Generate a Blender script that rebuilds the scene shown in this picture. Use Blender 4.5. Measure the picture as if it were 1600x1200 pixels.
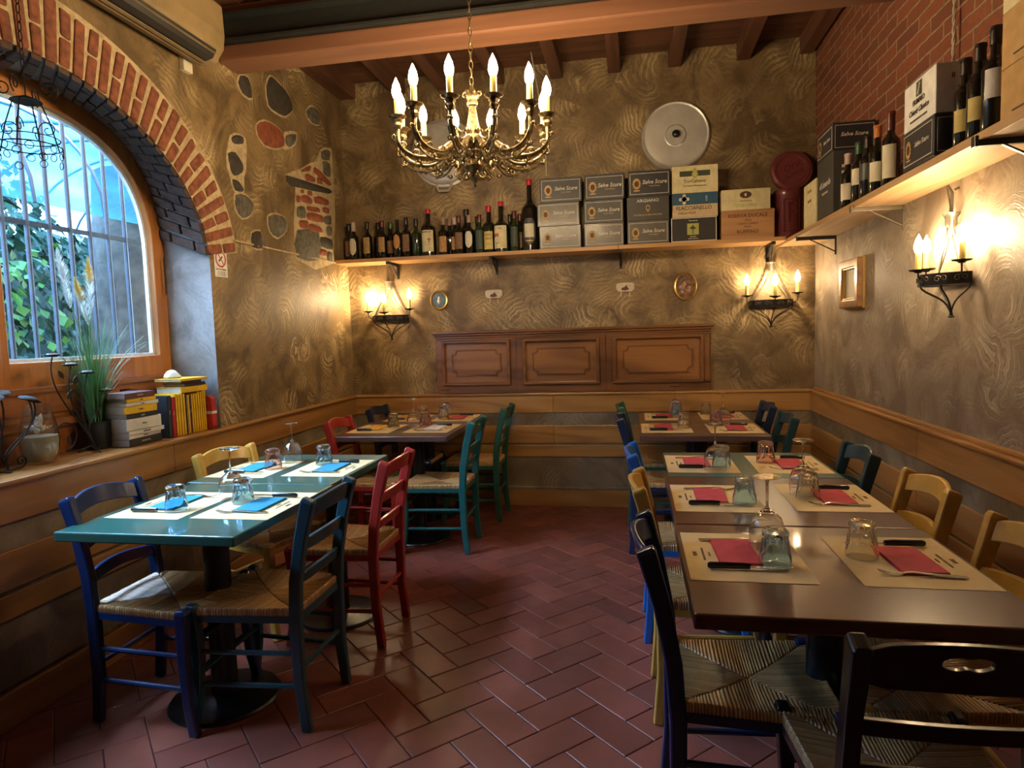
import bpy, bmesh, math, random
from mathutils import Matrix, Vector, Euler
for o in list(bpy.data.objects): bpy.data.objects.remove(o)
SC = bpy.context.scene
COL = SC.collection
PI = math.pi
sin, cos, rad = math.sin, math.cos, math.radians
random.seed(7)
# ------------------------------------------------------------------ camera
yaw, pitch, roll = 0.182, -0.079, -0.031
fwd = Vector((-sin(yaw)*cos(pitch), cos(yaw)*cos(pitch), sin(pitch)))
rt = Vector((cos(yaw), sin(yaw), 0)); up = rt.cross(fwd)
r2 = rt*cos(roll)+up*sin(roll); u2 = up*cos(roll)-rt*sin(roll)
cam = bpy.data.cameras.new('camera'); camo = bpy.data.objects.new('camera', cam); COL.objects.link(camo)
cam.sensor_fit = 'HORIZONTAL'; cam.sensor_width = 36; cam.lens = 1029.0/1600*36; cam.clip_start = .05
camo.matrix_world = Matrix(((r2.x,u2.x,-fwd.x,0),(r2.y,u2.y,-fwd.y,0),(r2.z,u2.z,-fwd.z,1.397),(0,0,0,1)))
SC.camera = camo
# ------------------------------------------------------------------ sky and exposure
W = bpy.data.worlds.new('sky'); SC.world = W; W.use_nodes = True
bg = W.node_tree.nodes['Background']; bg.inputs[0].default_value = (.56,.74,1,1); bg.inputs[1].default_value = 13
sun = bpy.data.lights.new('daylight','SUN'); sun.energy = 30; sun.angle = rad(45); sun.color = (.48,.68,1)
suno = bpy.data.objects.new('daylight',sun); COL.objects.link(suno); suno.rotation_euler = Vector((1.,.22,-1.0)).to_track_quat('-Z','Y').to_euler()
SC.view_settings.view_transform = 'Standard'; SC.view_settings.look = 'None'
SC.view_settings.exposure = 0.95; SC.view_settings.gamma = 1; SC.view_settings.use_curve_mapping = False
BULB = 185.0      # radiance of the lit candle bulbs
# ------------------------------------------------------------------ materials
MATS = {}
def nm(name):
    m = bpy.data.materials.new(name); m.use_nodes = True; MATS[name] = m
    return m, m.node_tree.nodes, m.node_tree.links, m.node_tree.nodes['Principled BSDF']
def c4(c): return (c[0],c[1],c[2],1)
def node(N, t, **k):
    n = N.new(t)
    for a,v in k.items(): setattr(n,a,v)
    return n
def setin(n, **k):
    for a,v in k.items(): n.inputs[a.replace('_',' ')].default_value = v
def math_n(N,L,op,a,b=None,c=None):
    n = N.new('ShaderNodeMath'); n.operation = op
    for i,v in enumerate((a,b,c)):
        if v is None: continue
        if isinstance(v,(int,float)): n.inputs[i].default_value = v
        else: L.new(v,n.inputs[i])
    return n.outputs[0]
def mixc(N,L,f,a,b,mode='MIX'):
    n = N.new('ShaderNodeMix'); n.data_type='RGBA'; n.blend_type=mode
    for i,v in ((0,f),(6,a),(7,b)):
        if isinstance(v,(int,float)): n.inputs[i].default_value = v
        elif isinstance(v,tuple): n.inputs[i].default_value = c4(v)
        else: L.new(v,n.inputs[i])
    return n.outputs[2]
def coords(N,L,scale=(1,1,1),rot=(0,0,0)):
    t = N.new('ShaderNodeTexCoord'); m = N.new('ShaderNodeMapping')
    m.inputs['Scale'].default_value = scale; m.inputs['Rotation'].default_value = rot
    L.new(t.outputs['Object'],m.inputs['Vector']); return m.outputs[0]
def noise(N,L,v,scale,detail=4,rough=.55,dist=0):
    n = N.new('ShaderNodeTexNoise'); L.new(v,n.inputs['Vector'])
    setin(n,Scale=scale,Detail=detail,Roughness=rough,Distortion=dist); return n.outputs['Fac']
def maprange(N,L,v,a,b,c=0.,d=1.):
    n = N.new('ShaderNodeMapRange'); L.new(v,n.inputs[0])
    for i,x in enumerate((a,b,c,d)): n.inputs[i+1].default_value = x
    return n.outputs[0]
def bump(N,L,b,h,strength=.3,dist=.01):
    n = N.new('ShaderNodeBump'); n.inputs['Strength'].default_value=strength; n.inputs['Distance'].default_value=dist
    L.new(h,n.inputs['Height']); L.new(n.outputs[0],b.inputs['Normal'])
def plain(name,col,rough=.5,metal=0.,col2=None,scale=20,coat=0.,bmp=0.,emit=None,spec=.5):
    m,N,L,b = nm(name)
    b.inputs['Base Color'].default_value=c4(col); b.inputs['Roughness'].default_value=rough
    b.inputs['Metallic'].default_value=metal; b.inputs['Coat Weight'].default_value=coat; b.inputs['Coat Roughness'].default_value=.15
    b.inputs['Specular IOR Level'].default_value=spec
    if col2 is None and not bmp: col2=tuple(x*.82 for x in col)
    v=coords(N,L); f=noise(N,L,v,scale)
    if col2 is not None: L.new(mixc(N,L,maprange(N,L,f,.35,.65),col,col2),b.inputs['Base Color'])
    if bmp: bump(N,L,b,f,bmp,.004)
    if emit: b.inputs['Emission Color'].default_value=c4(emit[0]); b.inputs['Emission Strength'].default_value=emit[1]
    return m
def wood(name,c1,c2,axis=0,rough=.35,ring=9.,coat=.3,fine=1.,cr=.2):
    m,N,L,b = nm(name)
    s=[1.,1.,1.]; s[axis]=.09
    v=coords(N,L,tuple(s))
    d=noise(N,L,v,2.2,3,.5,.6)
    w=math_n(N,L,'SINE',math_n(N,L,'MULTIPLY',d,ring*6))
    w=maprange(N,L,w,-1,1)
    s2=[1.,1.,1.]; s2[axis]=.03
    g=noise(N,L,coords(N,L,tuple(s2)),120*fine,3)
    big=noise(N,L,v,1.1,2)
    c=mixc(N,L,math_n(N,L,'MULTIPLY',math_n(N,L,'POWER',w,2.2),.75),c1,c2)
    c=mixc(N,L,maprange(N,L,g,.4,.7,0,.45),c,tuple(x*.62 for x in c1))
    c=mixc(N,L,maprange(N,L,big,.35,.7,0,.3),c,c2)
    L.new(c,b.inputs['Base Color']); b.inputs['Roughness'].default_value=rough
    b.inputs['Coat Weight'].default_value=coat; b.inputs['Coat Roughness'].default_value=cr
    bump(N,L,b,g,.12,.002)
    return m
def plaster(name,dark,mid,light,scale=3.2,lift=.55):
    m,N,L,b = nm(name)
    v=coords(N,L)
    def swirl(off,sc,seed):
        mp=N.new('ShaderNodeMapping'); mp.inputs['Location'].default_value=(off,off*1.7,off*.6); L.new(v,mp.inputs[0])
        nz=N.new('ShaderNodeTexNoise'); L.new(mp.outputs[0],nz.inputs['Vector']); setin(nz,Scale=5.,Detail=2,Roughness=.5)
        def vm(op,a,b_,c_=None):
            n=N.new('ShaderNodeVectorMath'); n.operation=op
            for i,x in enumerate((a,b_,c_)):
                if x is None: continue
                if isinstance(x,tuple): n.inputs[i].default_value=x
                else: L.new(x,n.inputs[i])
            return n
        wv=vm('MULTIPLY_ADD',nz.outputs['Color'],(.13,.13,.13),mp.outputs[0]).outputs[0]
        vo=N.new('ShaderNodeTexVoronoi'); L.new(wv,vo.inputs['Vector']); setin(vo,Scale=sc,Randomness=1.)
        # every fan of brush marks sweeps round its own pivot, off to one side of it
        piv=vm('MULTIPLY_ADD',vm('SUBTRACT',vo.outputs['Color'],(.5,.5,.5)).outputs[0],(.55,.55,.55),vo.outputs['Position']).outputs[0]
        r=vm('LENGTH',vm('SUBTRACT',wv,piv).outputs[0],None).outputs['Value']
        w=noise(N,L,mp.outputs[0],26,3)
        a1=maprange(N,L,math_n(N,L,'SINE',math_n(N,L,'MULTIPLY_ADD',r,210.,math_n(N,L,'MULTIPLY',w,5.))),-1,1)
        a2=maprange(N,L,math_n(N,L,'SINE',math_n(N,L,'MULTIPLY_ADD',r,540.,math_n(N,L,'MULTIPLY',w,9.))),-1,1)
        st=math_n(N,L,'MULTIPLY_ADD',a1,.55,math_n(N,L,'MULTIPLY',a2,.45))
        sp=N.new('ShaderNodeSeparateColor'); L.new(vo.outputs['Color'],sp.inputs[0])
        return math_n(N,L,'MULTIPLY',math_n(N,L,'POWER',st,1.5),math_n(N,L,'MULTIPLY',maprange(N,L,sp.outputs[0],.2,.9,.1,1.),maprange(N,L,vo.outputs['Distance'],.15,.62,1.,.0))),sp.outputs[1]
    s1,c1=swirl(0.,scale*1.35,0); s2,c2=swirl(7.3,scale*1.9,1); s3,c3=swirl(3.1,scale*1.5,2)
    s=math_n(N,L,'MAXIMUM',math_n(N,L,'MAXIMUM',s1,s3),math_n(N,L,'MULTIPLY',s2,.9))
    mask=maprange(N,L,noise(N,L,v,2.4,3,.6,1.2),.36,.62,.25,1.)
    s=math_n(N,L,'MULTIPLY',s,mask)
    cm=noise(N,L,v,3.0,5,.62,1.0)
    base=mixc(N,L,maprange(N,L,cm,.40,.58),dark,mid)
    base=mixc(N,L,maprange(N,L,noise(N,L,v,1.3,2),.4,.62,0.,.5),base,dark)
    base=mixc(N,L,math_n(N,L,'MULTIPLY',s,lift*2.3),base,light)
    fine=noise(N,L,v,60,4)
    base=mixc(N,L,maprange(N,L,fine,.48,.75,0,.35),base,dark)
    L.new(base,b.inputs['Base Color']); b.inputs['Roughness'].default_value=.55
    bump(N,L,b,math_n(N,L,'ADD',s,math_n(N,L,'MULTIPLY',fine,.35)),.4,.006)
    return m
plaster('ochre_plaster',(.10,.062,.026),(.235,.155,.068),(.66,.50,.26),scale=2.7)
plaster('grey_plaster',(.17,.125,.085),(.32,.255,.18),(.58,.49,.36),scale=3.2,lift=.45)
plaster('jamb_plaster',(.16,.15,.14),(.30,.29,.29),(.42,.42,.44),scale=3.,lift=.3)
plaster('low_plaster',(.15,.115,.07),(.30,.235,.15),(.48,.40,.27),scale=2.6,lift=.3)
wood('oak_board_x',(.52,.28,.085),(.26,.12,.034),0)
wood('oak_board_y',(.50,.25,.075),(.25,.11,.03),1)
wood('walnut_panel',(.25,.105,.034),(.095,.038,.013),0,rough=.35)
wood('walnut_light',(.40,.18,.058),(.17,.07,.022),0,rough=.35)
wood('pine_shelf_x',(.58,.33,.13),(.42,.21,.07),0,rough=.5,coat=.1)
wood('pine_shelf_y',(.58,.38,.20),(.42,.24,.10),1,rough=.5,coat=.1)
wood('dark_wood_y',(.16,.066,.034),(.075,.03,.017),1,rough=.6,coat=0)
wood('dark_wood_x',(.17,.07,.036),(.08,.032,.018),0,rough=.6,coat=0)
wood('red_beam',(.26,.115,.055),(.15,.06,.03),0,rough=.65,coat=0,ring=5)
wood('window_wood',(.52,.20,.045),(.34,.12,.025),2,rough=.4)
wood('window_wood_y',(.40,.14,.035),(.24,.08,.02),1,rough=.4)
wood('brown_table',(.085,.029,.021),(.05,.018,.013),0,rough=.32,coat=.7,ring=4,cr=.07)
wood('dark_table',(.10,.056,.044),(.06,.036,.029),0,rough=.32,coat=.7,ring=4,cr=.08)
wood('green_table',(.020,.13,.10),(.013,.09,.07),0,rough=.3,coat=1.,ring=3,cr=.06)
wood('box_wood',(.50,.26,.11),(.36,.17,.065),0,rough=.6,coat=0)
plain('blue_paint',(.001,.020,.085),.32,coat=.3)
plain('bright_blue_paint',(.01,.12,.42),.35,coat=.3)
plain('navy_paint',(.008,.022,.06),.35,coat=.3)
plain('teal_paint',(.010,.055,.075),.38,coat=.2)
plain('green_paint',(.010,.10,.095),.38,coat=.25)
plain('dark_green_paint',(.018,.10,.06),.4,coat=.2)
plain('petrol_paint',(.015,.05,.06),.4,coat=.2)
plain('red_paint',(.38,.025,.018),.35,coat=.3)
plain('yellow_paint',(.60,.34,.06),.35,coat=.3)
plain('black_paint',(.006,.008,.010),.35,coat=.15)
plain('black_iron',(.014,.012,.011),.6,.3)
plain('pewter_iron',(.20,.17,.13),.4,.8)
plain('bronze',(.32,.24,.12),.38,.85,(.10,.07,.035),60)
plain('pedestal_metal',(.012,.014,.018),.3,.3)
plain('steel_beam',(.035,.038,.036),.55,.4)
plain('aluminium',(.66,.64,.60),.36,.45,(.55,.53,.50),8)
plain('aluminium_dark',(.55,.53,.49),.4,.4)
plain('steel',(.62,.62,.60),.2,1.)
plain('black_plastic',(.01,.01,.011),.28,coat=.3)
plain('paper_mat',(.66,.50,.25),.8,col2=(.62,.46,.22))
plain('print_grey',(.30,.24,.15),.8)
plain('crimson_paper',(.52,.05,.075),.8)
plain('turquoise_paper',(.005,.22,.36),.75)
plain('yellow_paper',(.80,.45,.03),.8)
plain('white_paper',(.75,.75,.74),.8)
plain('cream',(.70,.62,.36),.7)
plain('cream_label',(.62,.57,.42),.7,bmp=.1)
plain('tan_label',(.46,.30,.12),.75,col2=(.28,.18,.07),scale=60)
plain('brown_label',(.24,.13,.06),.75,col2=(.15,.08,.04),scale=60)
plain('orange_label',(.50,.26,.10),.75,col2=(.36,.19,.07),scale=60)
plain('yellow_label',(.60,.48,.16),.7)
plain('green_label',(.045,.06,.035),.6)
plain('bottle_glass',(.006,.008,.006),.06,coat=.8,spec=.7)
plain('green_glass',(.018,.035,.012),.07,coat=.8,spec=.7)
plain('cap_red',(.50,.02,.03),.35)
plain('cap_dark',(.02,.014,.014),.35)
plain('cap_green',(.03,.10,.04),.35)
plain('cap_maroon',(.12,.02,.02),.35)
plain('cap_orange',(.55,.20,.05),.35)
plain('cap_tan',(.35,.22,.16),.5)
plain('cap_pink',(.55,.40,.36),.5)
plain('box_navy',(.022,.023,.03),.45,coat=.15)
plain('box_grey',(.055,.052,.048),.5)
plain('box_taupe',(.10,.088,.075),.45,coat=.15)
plain('box_black',(.02,.018,.016),.5)
plain('box_blue',(.02,.09,.17),.5)
plain('box_tan',(.62,.47,.28),.6)
plain('cardboard',(.50,.31,.12),.8)
plain('gold_print',(.62,.40,.14),.45)
plain('silver_print',(.72,.68,.60),.5)
plain('dark_print',(.06,.045,.03),.7)
plain('brown_print',(.09,.038,.016),.7)
plain('red_print',(.50,.03,.03),.6)
plain('olive_print',(.42,.42,.10),.6)
plain('maroon_tin',(.19,.045,.045),.32,coat=.2)
plain('mortar',(.52,.41,.24),.9,col2=(.36,.27,.15),scale=30,bmp=.6)
plain('stone_dark',(.055,.045,.032),.75,col2=(.03,.025,.018),scale=25,bmp=.6)
plain('stone_grey',(.14,.125,.09),.8,col2=(.07,.062,.045),scale=30,bmp=.7)
plain('stone_red',(.28,.075,.032),.8,col2=(.16,.045,.02),scale=30,bmp=.6)
plain('brick_face',(.27,.085,.038),.8,col2=(.13,.042,.02),scale=28,bmp=.6)
plain('brick_soot',(.085,.045,.032),.8,col2=(.045,.025,.018),scale=24,bmp=.7)  # darker copy of the arch brick, soffit shade put into the colour
plain('wax',(.72,.60,.18),.5)
plain('gold_frame',(.45,.29,.09),.3,.7)
plain('painting_blue',(.05,.09,.14),.4,col2=(.12,.17,.22),scale=40)
plain('painting_flowers',(.28,.12,.05),.4,col2=(.04,.035,.03),scale=45)
plain('ceramic',(.66,.60,.46),.25,col2=(.50,.42,.30),scale=45)
plain('ac_shell',(.30,.21,.10),.55,col2=(.20,.14,.06),scale=6,bmp=.1)
plain('ac_slot',(.02,.018,.015),.5)
plain('book_yellow',(.85,.50,.02),.55)
plain('book_red',(.45,.02,.025),.5)
plain('book_dark',(.03,.032,.04),.5)
plain('book_white',(.72,.68,.60),.6)
plain('book_maroon',(.13,.05,.05),.5)
plain('pages',(.55,.50,.42),.9)
plain('sand',(.42,.36,.26),.9,col2=(.34,.29,.21),scale=200)
plain('shell',(.68,.62,.54),.5)
plain('rock_pale',(.55,.50,.42),.8,bmp=.4)
plain('grass_green',(.05,.20,.08),.5,col2=(.12,.26,.08),scale=4)
plain('plume_white',(.72,.78,.76),.9)
plain('plume_gold',(.70,.50,.12),.9)
plain('pot_black',(.008,.009,.011),.5)
plain('leaf_green',(.035,.13,.028),.6,col2=(.10,.30,.03),scale=3)
plain('leaf_dark',(.008,.035,.02),.6,col2=(.02,.085,.03),scale=3)
plain('bark',(.16,.13,.11),.9,col2=(.08,.065,.055),scale=9,bmp=.8)
plain('bar_paint',(.07,.10,.15),.5,.2)
plain('outside_wall',(.035,.06,.05),.9)
plain('ground_soil',(.05,.06,.035),.95)
plain('ceiling_white',(.3,.25,.18),.9)
plain('canopy_sheet',(.30,.55,.62),.4)
plain('rope_white',(.55,.50,.42),.8)
plain('water_seal',(.70,.72,.72),.5)
plain('bulb_lit',(1,.9,.7),.3,emit=((1,.72,.40),BULB))
plain('bulb_dim',(1,.9,.7),.3,emit=((1,.72,.40),BULB*.14))
# two-tone box front, straw, floor tile, right wall brick, glass
def glassm(name,col,rough=0.,ior=1.45):
    m,N,L,b=nm(name); b.inputs['Base Color'].default_value=c4(col); b.inputs['Roughness'].default_value=rough
    b.inputs['Transmission Weight'].default_value=1; b.inputs['IOR'].default_value=ior; return m
glassm('crystal',(.98,.98,.98),ior=1.5); glassm('blue_glass',(.66,.86,1.)); glassm('clear_glass',(.95,.94,.84)); glassm('pink_glass',(.94,.74,.72)); glassm('olive_glass',(.84,.82,.58))
def thin(name,tint,ior=1.45):
    m=bpy.data.materials.new(name); m.use_nodes=True; MATS[name]=m
    N=m.node_tree.nodes; L=m.node_tree.links; N.remove(N['Principled BSDF'])
    t=N.new('ShaderNodeBsdfTransparent'); t.inputs[0].default_value=c4(tint)
    g=N.new('ShaderNodeBsdfGlossy'); g.inputs['Roughness'].default_value=.02
    lw=N.new('ShaderNodeLayerWeight'); lw.inputs[0].default_value=.5
    fo=math_n(N,L,'MULTIPLY_ADD',math_n(N,L,'POWER',lw.outputs['Facing'],4.),.9,((ior-1)/(ior+1))**2*1.6)
    mx=N.new('ShaderNodeMixShader'); L.new(fo,mx.inputs[0]); L.new(t.outputs[0],mx.inputs[1]); L.new(g.outputs[0],mx.inputs[2])
    L.new(mx.outputs[0],N['Material Output'].inputs[0]); return m
thin('pane_glass',(.90,.95,.96)); thin('stem_glass',(.93,.93,.93),1.6); thin('vase_glass',(.9,.92,.9),1.5)
def sheeting():  # bluish reflection haze put into the tint of a made-up sheet
    m=bpy.data.materials.new('canopy_clear'); m.use_nodes=True; MATS['canopy_clear']=m
    N=m.node_tree.nodes; L=m.node_tree.links; N.remove(N['Principled BSDF'])
    t=N.new('ShaderNodeBsdfTransparent'); t.inputs[0].default_value=(.42,.62,.80,1)
    d=N.new('ShaderNodeBsdfTranslucent'); d.inputs[0].default_value=(.10,.26,.36,1)
    f=maprange(N,L,noise(N,L,coords(N,L,(1,.2,1)),5,4),.35,.65,.45,.8)
    mx=N.new('ShaderNodeMixShader'); L.new(f,mx.inputs[0]); L.new(t.outputs[0],mx.inputs[1]); L.new(d.outputs[0],mx.inputs[2]); L.new(mx.outputs[0],N['Material Output'].inputs[0])
sheeting()
def straw():
    m,N,L,b=nm('straw')
    v=coords(N,L); t=N.new('ShaderNodeAttribute'); t.attribute_name='strand'
    g=noise(N,L,v,40,3); f2=noise(N,L,v,7,2)
    c=mixc(N,L,maprange(N,L,t.outputs['Fac'],0,1),(.74,.46,.19),(.17,.075,.025))
    c=mixc(N,L,maprange(N,L,g,.4,.7,0,.5),c,(.30,.17,.06))
    c=mixc(N,L,maprange(N,L,f2,.45,.7,0,.5),c,(.34,.18,.055))
    L.new(c,b.inputs['Base Color']); b.inputs['Roughness'].default_value=.3
straw()
def tile():
    m,N,L,b=nm('terracotta')
    v=coords(N,L); a=N.new('ShaderNodeAttribute'); a.attribute_name='tint'
    c=mixc(N,L,a.outputs['Fac'],(.255,.070,.045),(.155,.043,.030))
    c=mixc(N,L,maprange(N,L,noise(N,L,v,5,4),.4,.68,0,.5),c,(.13,.045,.03))
    L.new(c,b.inputs['Base Color'])
    L.new(maprange(N,L,noise(N,L,v,9,3),.3,.7,.3,.5),b.inputs['Roughness'])
    bump(N,L,b,noise(N,L,v,50,3),.12,.003)
tile()
plain('grout',(.045,.03,.028),.9)
def brickwall():
    m,N,L,b=nm('brick_wall')
    t=N.new('ShaderNodeTexCoord'); s=N.new('ShaderNodeSeparateXYZ'); c=N.new('ShaderNodeCombineXYZ')
    nz=N.new('ShaderNodeTexNoise'); L.new(t.outputs['Object'],nz.inputs['Vector']); setin(nz,Scale=9,Detail=3)
    ad=N.new('ShaderNodeVectorMath'); ad.operation='MULTIPLY_ADD'; L.new(nz.outputs['Color'],ad.inputs[0]); ad.inputs[1].default_value=(.02,.02,.02); L.new(t.outputs['Object'],ad.inputs[2])
    L.new(ad.outputs[0],s.inputs[0]); L.new(s.outputs[1],c.inputs[0]); L.new(s.outputs[2],c.inputs[1])
    br=N.new('ShaderNodeTexBrick'); L.new(c.outputs[0],br.inputs['Vector'])
    br.inputs['Color1'].default_value=(.25,.072,.03,1); br.inputs['Color2'].default_value=(.16,.045,.022,1); br.inputs['Mortar'].default_value=(.30,.23,.13,1)
    setin(br,Scale=1.,Mortar_Size=.006,Mortar_Smooth=.3,Bias=0.,Brick_Width=.255,Row_Height=.068)
    col=mixc(N,L,maprange(N,L,noise(N,L,t.outputs['Object'],35,4),.4,.7,0,.5),br.outputs['Color'],(.12,.05,.03))
    L.new(col,b.inputs['Base Color']); b.inputs['Roughness'].default_value=.85
    h=math_n(N,L,'SUBTRACT',math_n(N,L,'MULTIPLY',noise(N,L,t.outputs['Object'],40,3),.4),br.outputs['Fac'])
    bump(N,L,b,h,.8,.012)
brickwall()
# ------------------------------------------------------------------ mesh helpers
class MB:
    def __init__(s): s.v=[]; s.f=[]
    def add(s,vs,fs,M=None):
        n=len(s.v)
        s.v += [tuple(M@Vector(p)) for p in vs] if M is not None else [tuple(p) for p in vs]
        s.f += [tuple(i+n for i in f) for f in fs]; return s
    def box(s,c,d,M=None):
        x,y,z=c; a,b,h=d[0]/2,d[1]/2,d[2]/2
        vs=[(x+i*a,y+j*b,z+k*h) for i in(-1,1) for j in(-1,1) for k in(-1,1)]
        return s.add(vs,[(0,1,3,2),(4,6,7,5),(0,4,5,1),(2,3,7,6),(0,2,6,4),(1,5,7,3)],M)
    def bb(s,x0,x1,y0,y1,z0,z1,M=None): return s.box(((x0+x1)/2,(y0+y1)/2,(z0+z1)/2),(abs(x1-x0),abs(y1-y0),abs(z1-z0)),M)
    def sweep(s,pts,sec,closed=False,M=None,ref=(0,0,1)):
        """sec: list per point of list of 2D offsets"""
        P=[Vector(p) for p in pts]; n=len(P); vs=[]; k=len(sec[0]); pn=None
        for i in range(n):
            if closed: t=(P[(i+1)%n]-P[i-1])
            else: t=P[min(i+1,n-1)]-P[max(i-1,0)]
            t.normalize()
            if pn is None:
                r=Vector(ref)
                if abs(r.dot(t))>.95: r=Vector((1,0,0)) if abs(t.x)<.9 else Vector((0,1,0))
                a=r-t*r.dot(t)
            else: a=pn-t*pn.dot(t)
            a.normalize(); pn=a; b=t.cross(a)
            for (u,w) in sec[i]: vs.append(P[i]+a*u+b*w)
        fs=[]
        for i in range(n if closed else n-1):
            j=(i+1)%n
            for q in range(k): fs.append((i*k+q,i*k+(q+1)%k,j*k+(q+1)%k,j*k+q))
        if not closed: fs.append(tuple(range(k))[::-1]); fs.append(tuple((n-1)*k+q for q in range(k)))
        return s.add(vs,fs,M)
    def tube(s,pts,r,seg=8,closed=False,M=None,flat=1.):
        n=len(pts); R=r if isinstance(r,(list,tuple)) else [r]*n
        return s.sweep(pts,[[(R[i]*cos(2*PI*q/seg),R[i]*flat*sin(2*PI*q/seg)) for q in range(seg)] for i in range(n)],closed,M)
    def rect(s,pts,a,b,M=None,ref=(0,0,1)):
        n=len(pts); A=a if isinstance(a,(list,tuple)) else [a]*n; B=b if isinstance(b,(list,tuple)) else [b]*n
        return s.sweep(pts,[[(-A[i]/2,-B[i]/2),(A[i]/2,-B[i]/2),(A[i]/2,B[i]/2),(-A[i]/2,B[i]/2)] for i in range(n)],False,M,ref)
    def lathe(s,prof,seg=24,c=(0,0,0),M=None,wob=None,cap=True):
        vs=[]; fs=[]; n=len(prof)
        for r,z in prof:
            for q in range(seg):
                a=2*PI*q/seg; rr=r*(1+(wob(a,z) if wob else 0)); vs.append((c[0]+rr*cos(a),c[1]+rr*sin(a),c[2]+z))
        for i in range(n-1):
            for q in range(seg): fs.append((i*seg+q,i*seg+(q+1)%seg,(i+1)*seg+(q+1)%seg,(i+1)*seg+q))
        if cap and prof[0][0]>1e-4: fs.append(tuple(range(seg))[::-1])
        if cap and prof[-1][0]>1e-4: fs.append(tuple((n-1)*seg+q for q in range(seg)))
        return s.add(vs,fs,M)
    def ell(s,c,r,seg=12,M=None):
        n=max(4,seg//2); prof=[(max(1e-5,sin(PI*i/n)),-cos(PI*i/n)) for i in range(n+1)]
        T=Matrix.Translation(c)@Matrix.Diagonal((r[0],r[1],r[2],1))
        return s.lathe(prof,seg,M=(M@T if M is not None else T))
    def prism(s,poly,h,M=None,z0=0.):
        n=len(poly); vs=[(x,y,z0) for x,y in poly]+[(x,y,z0+h) for x,y in poly]
        fs=[tuple(range(n))[::-1],tuple(range(n,2*n))]+[(i,(i+1)%n,n+(i+1)%n,n+i) for i in range(n)]
        return s.add(vs,fs,M)
    def ring(s,outer,inner,h,M=None,z0=0.):
        n=len(outer); vs=[(x,y,z0) for x,y in outer]+[(x,y,z0) for x,y in inner]+[(x,y,z0+h) for x,y in outer]+[(x,y,z0+h) for x,y in inner]
        fs=[]
        for i in range(n):
            j=(i+1)%n
            fs+=[(i,n+i,n+j,j),(2*n+i,2*n+j,3*n+j,3*n+i),(i,j,2*n+j,2*n+i),(n+i,3*n+i,3*n+j,n+j)]
        return s.add(vs,fs,M)
    def mesh(s,name,smooth=False,merge=True):
        me=bpy.data.meshes.new(name); me.from_pydata(s.v,[],s.f)
        bm=bmesh.new(); bm.from_mesh(me)
        if merge: bmesh.ops.remove_doubles(bm,verts=bm.verts,dist=1e-6)
        bmesh.ops.recalc_face_normals(bm,faces=bm.faces)
        if smooth:
            for f in bm.faces: f.smooth=True
            for e in bm.edges:
                if len(e.link_faces)==2 and e.calc_face_angle(0)>rad(42): e.smooth=False
        bm.to_mesh(me); bm.free(); return me
CACHE={}
def put(name,me,mat,parent=None,loc=None,bev=0,rot=None):
    o=bpy.data.objects.new(name,me); COL.objects.link(o)
    if parent is not None: o.parent=parent
    if loc is not None: o.location=loc
    if rot is not None: o.rotation_euler=rot
    if not me.materials: me.materials.append(MATS[mat])
    o.material_slots[0].link='OBJECT'; o.material_slots[0].material=MATS[mat]
    if bev:
        b=o.modifiers.new('bevel','BEVEL'); b.width=bev; b.segments=2; b.limit_method='ANGLE'; b.angle_limit=rad(40)
    return o
def tag(o,label,cat,group=None):
    o['label']=label; o['category']=cat
    if group: o['group']=group
    return o
def thing(name,label,cat,loc=(0,0,0),rz=0,group=None,rot=None):
    o=bpy.data.objects.new(name,None); COL.objects.link(o); o.location=loc; o.rotation_euler=rot if rot else (0,0,rz); o.empty_display_size=.1
    return tag(o,label,cat,group)
def struct(o): o['kind']='structure'; return o
def T(x,y,z): return Matrix.Translation((x,y,z))
def RZ(a): return Matrix.Rotation(a,4,'Z')
def RX(a): return Matrix.Rotation(a,4,'X')
def RY(a): return Matrix.Rotation(a,4,'Y')
def basis(X,Y,Z,o=(0,0,0)):
    return Matrix(((X[0],Y[0],Z[0],o[0]),(X[1],Y[1],Z[1],o[1]),(X[2],Y[2],Z[2],o[2]),(0,0,0,1)))
def FACE(d,o=(0,0,0)):
    return {'-y':basis((1,0,0),(0,0,1),(0,-1,0),o),'-x':basis((0,-1,0),(0,0,1),(-1,0,0),o),
            '+x':basis((0,1,0),(0,0,1),(1,0,0),o),'+z':basis((1,0,0),(0,1,0),(0,0,1),o)}[d]
def text_mesh(s,size,wx=1.,shear=0.,ext=.0006):
    k=('t',s,size,wx,shear)
    if k in CACHE: return CACHE[k].copy()
    cu=bpy.data.curves.new('t','FONT'); cu.body=s; cu.size=size; cu.extrude=ext; cu.align_x='CENTER'; cu.align_y='CENTER'; cu.shear=shear; cu.offset=size*.010; cu.resolution_u=2
    o=bpy.data.objects.new('t',cu); COL.objects.link(o)
    dg=bpy.context.evaluated_depsgraph_get(); dg.update()
    me=bpy.data.meshes.new_from_object(o.evaluated_get(dg)); bpy.data.objects.remove(o)
    me.transform(Matrix.Diagonal((wx,1,1,1))); CACHE[k]=me
    return me.copy()
def lettering(parent,s,size,M,mat,wx=1.,shear=0.,name='lettering'):
    me=text_mesh(s,size,wx,shear); me.transform(M); me.materials.clear()
    return put(name,me,mat,parent)
def oval(a,b,n=32): return [(a*cos(2*PI*i/n),b*sin(2*PI*i/n)) for i in range(n)]
def rframe(w,h,t):  # rectangle ring outlines
    o=[(-w/2,-h/2),(w/2,-h/2),(w/2,h/2),(-w/2,h/2)]; i=[(-w/2+t,-h/2+t),(w/2-t,-h/2+t),(w/2-t,h/2-t),(-w/2+t,h/2-t)]
    return o,i
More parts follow.
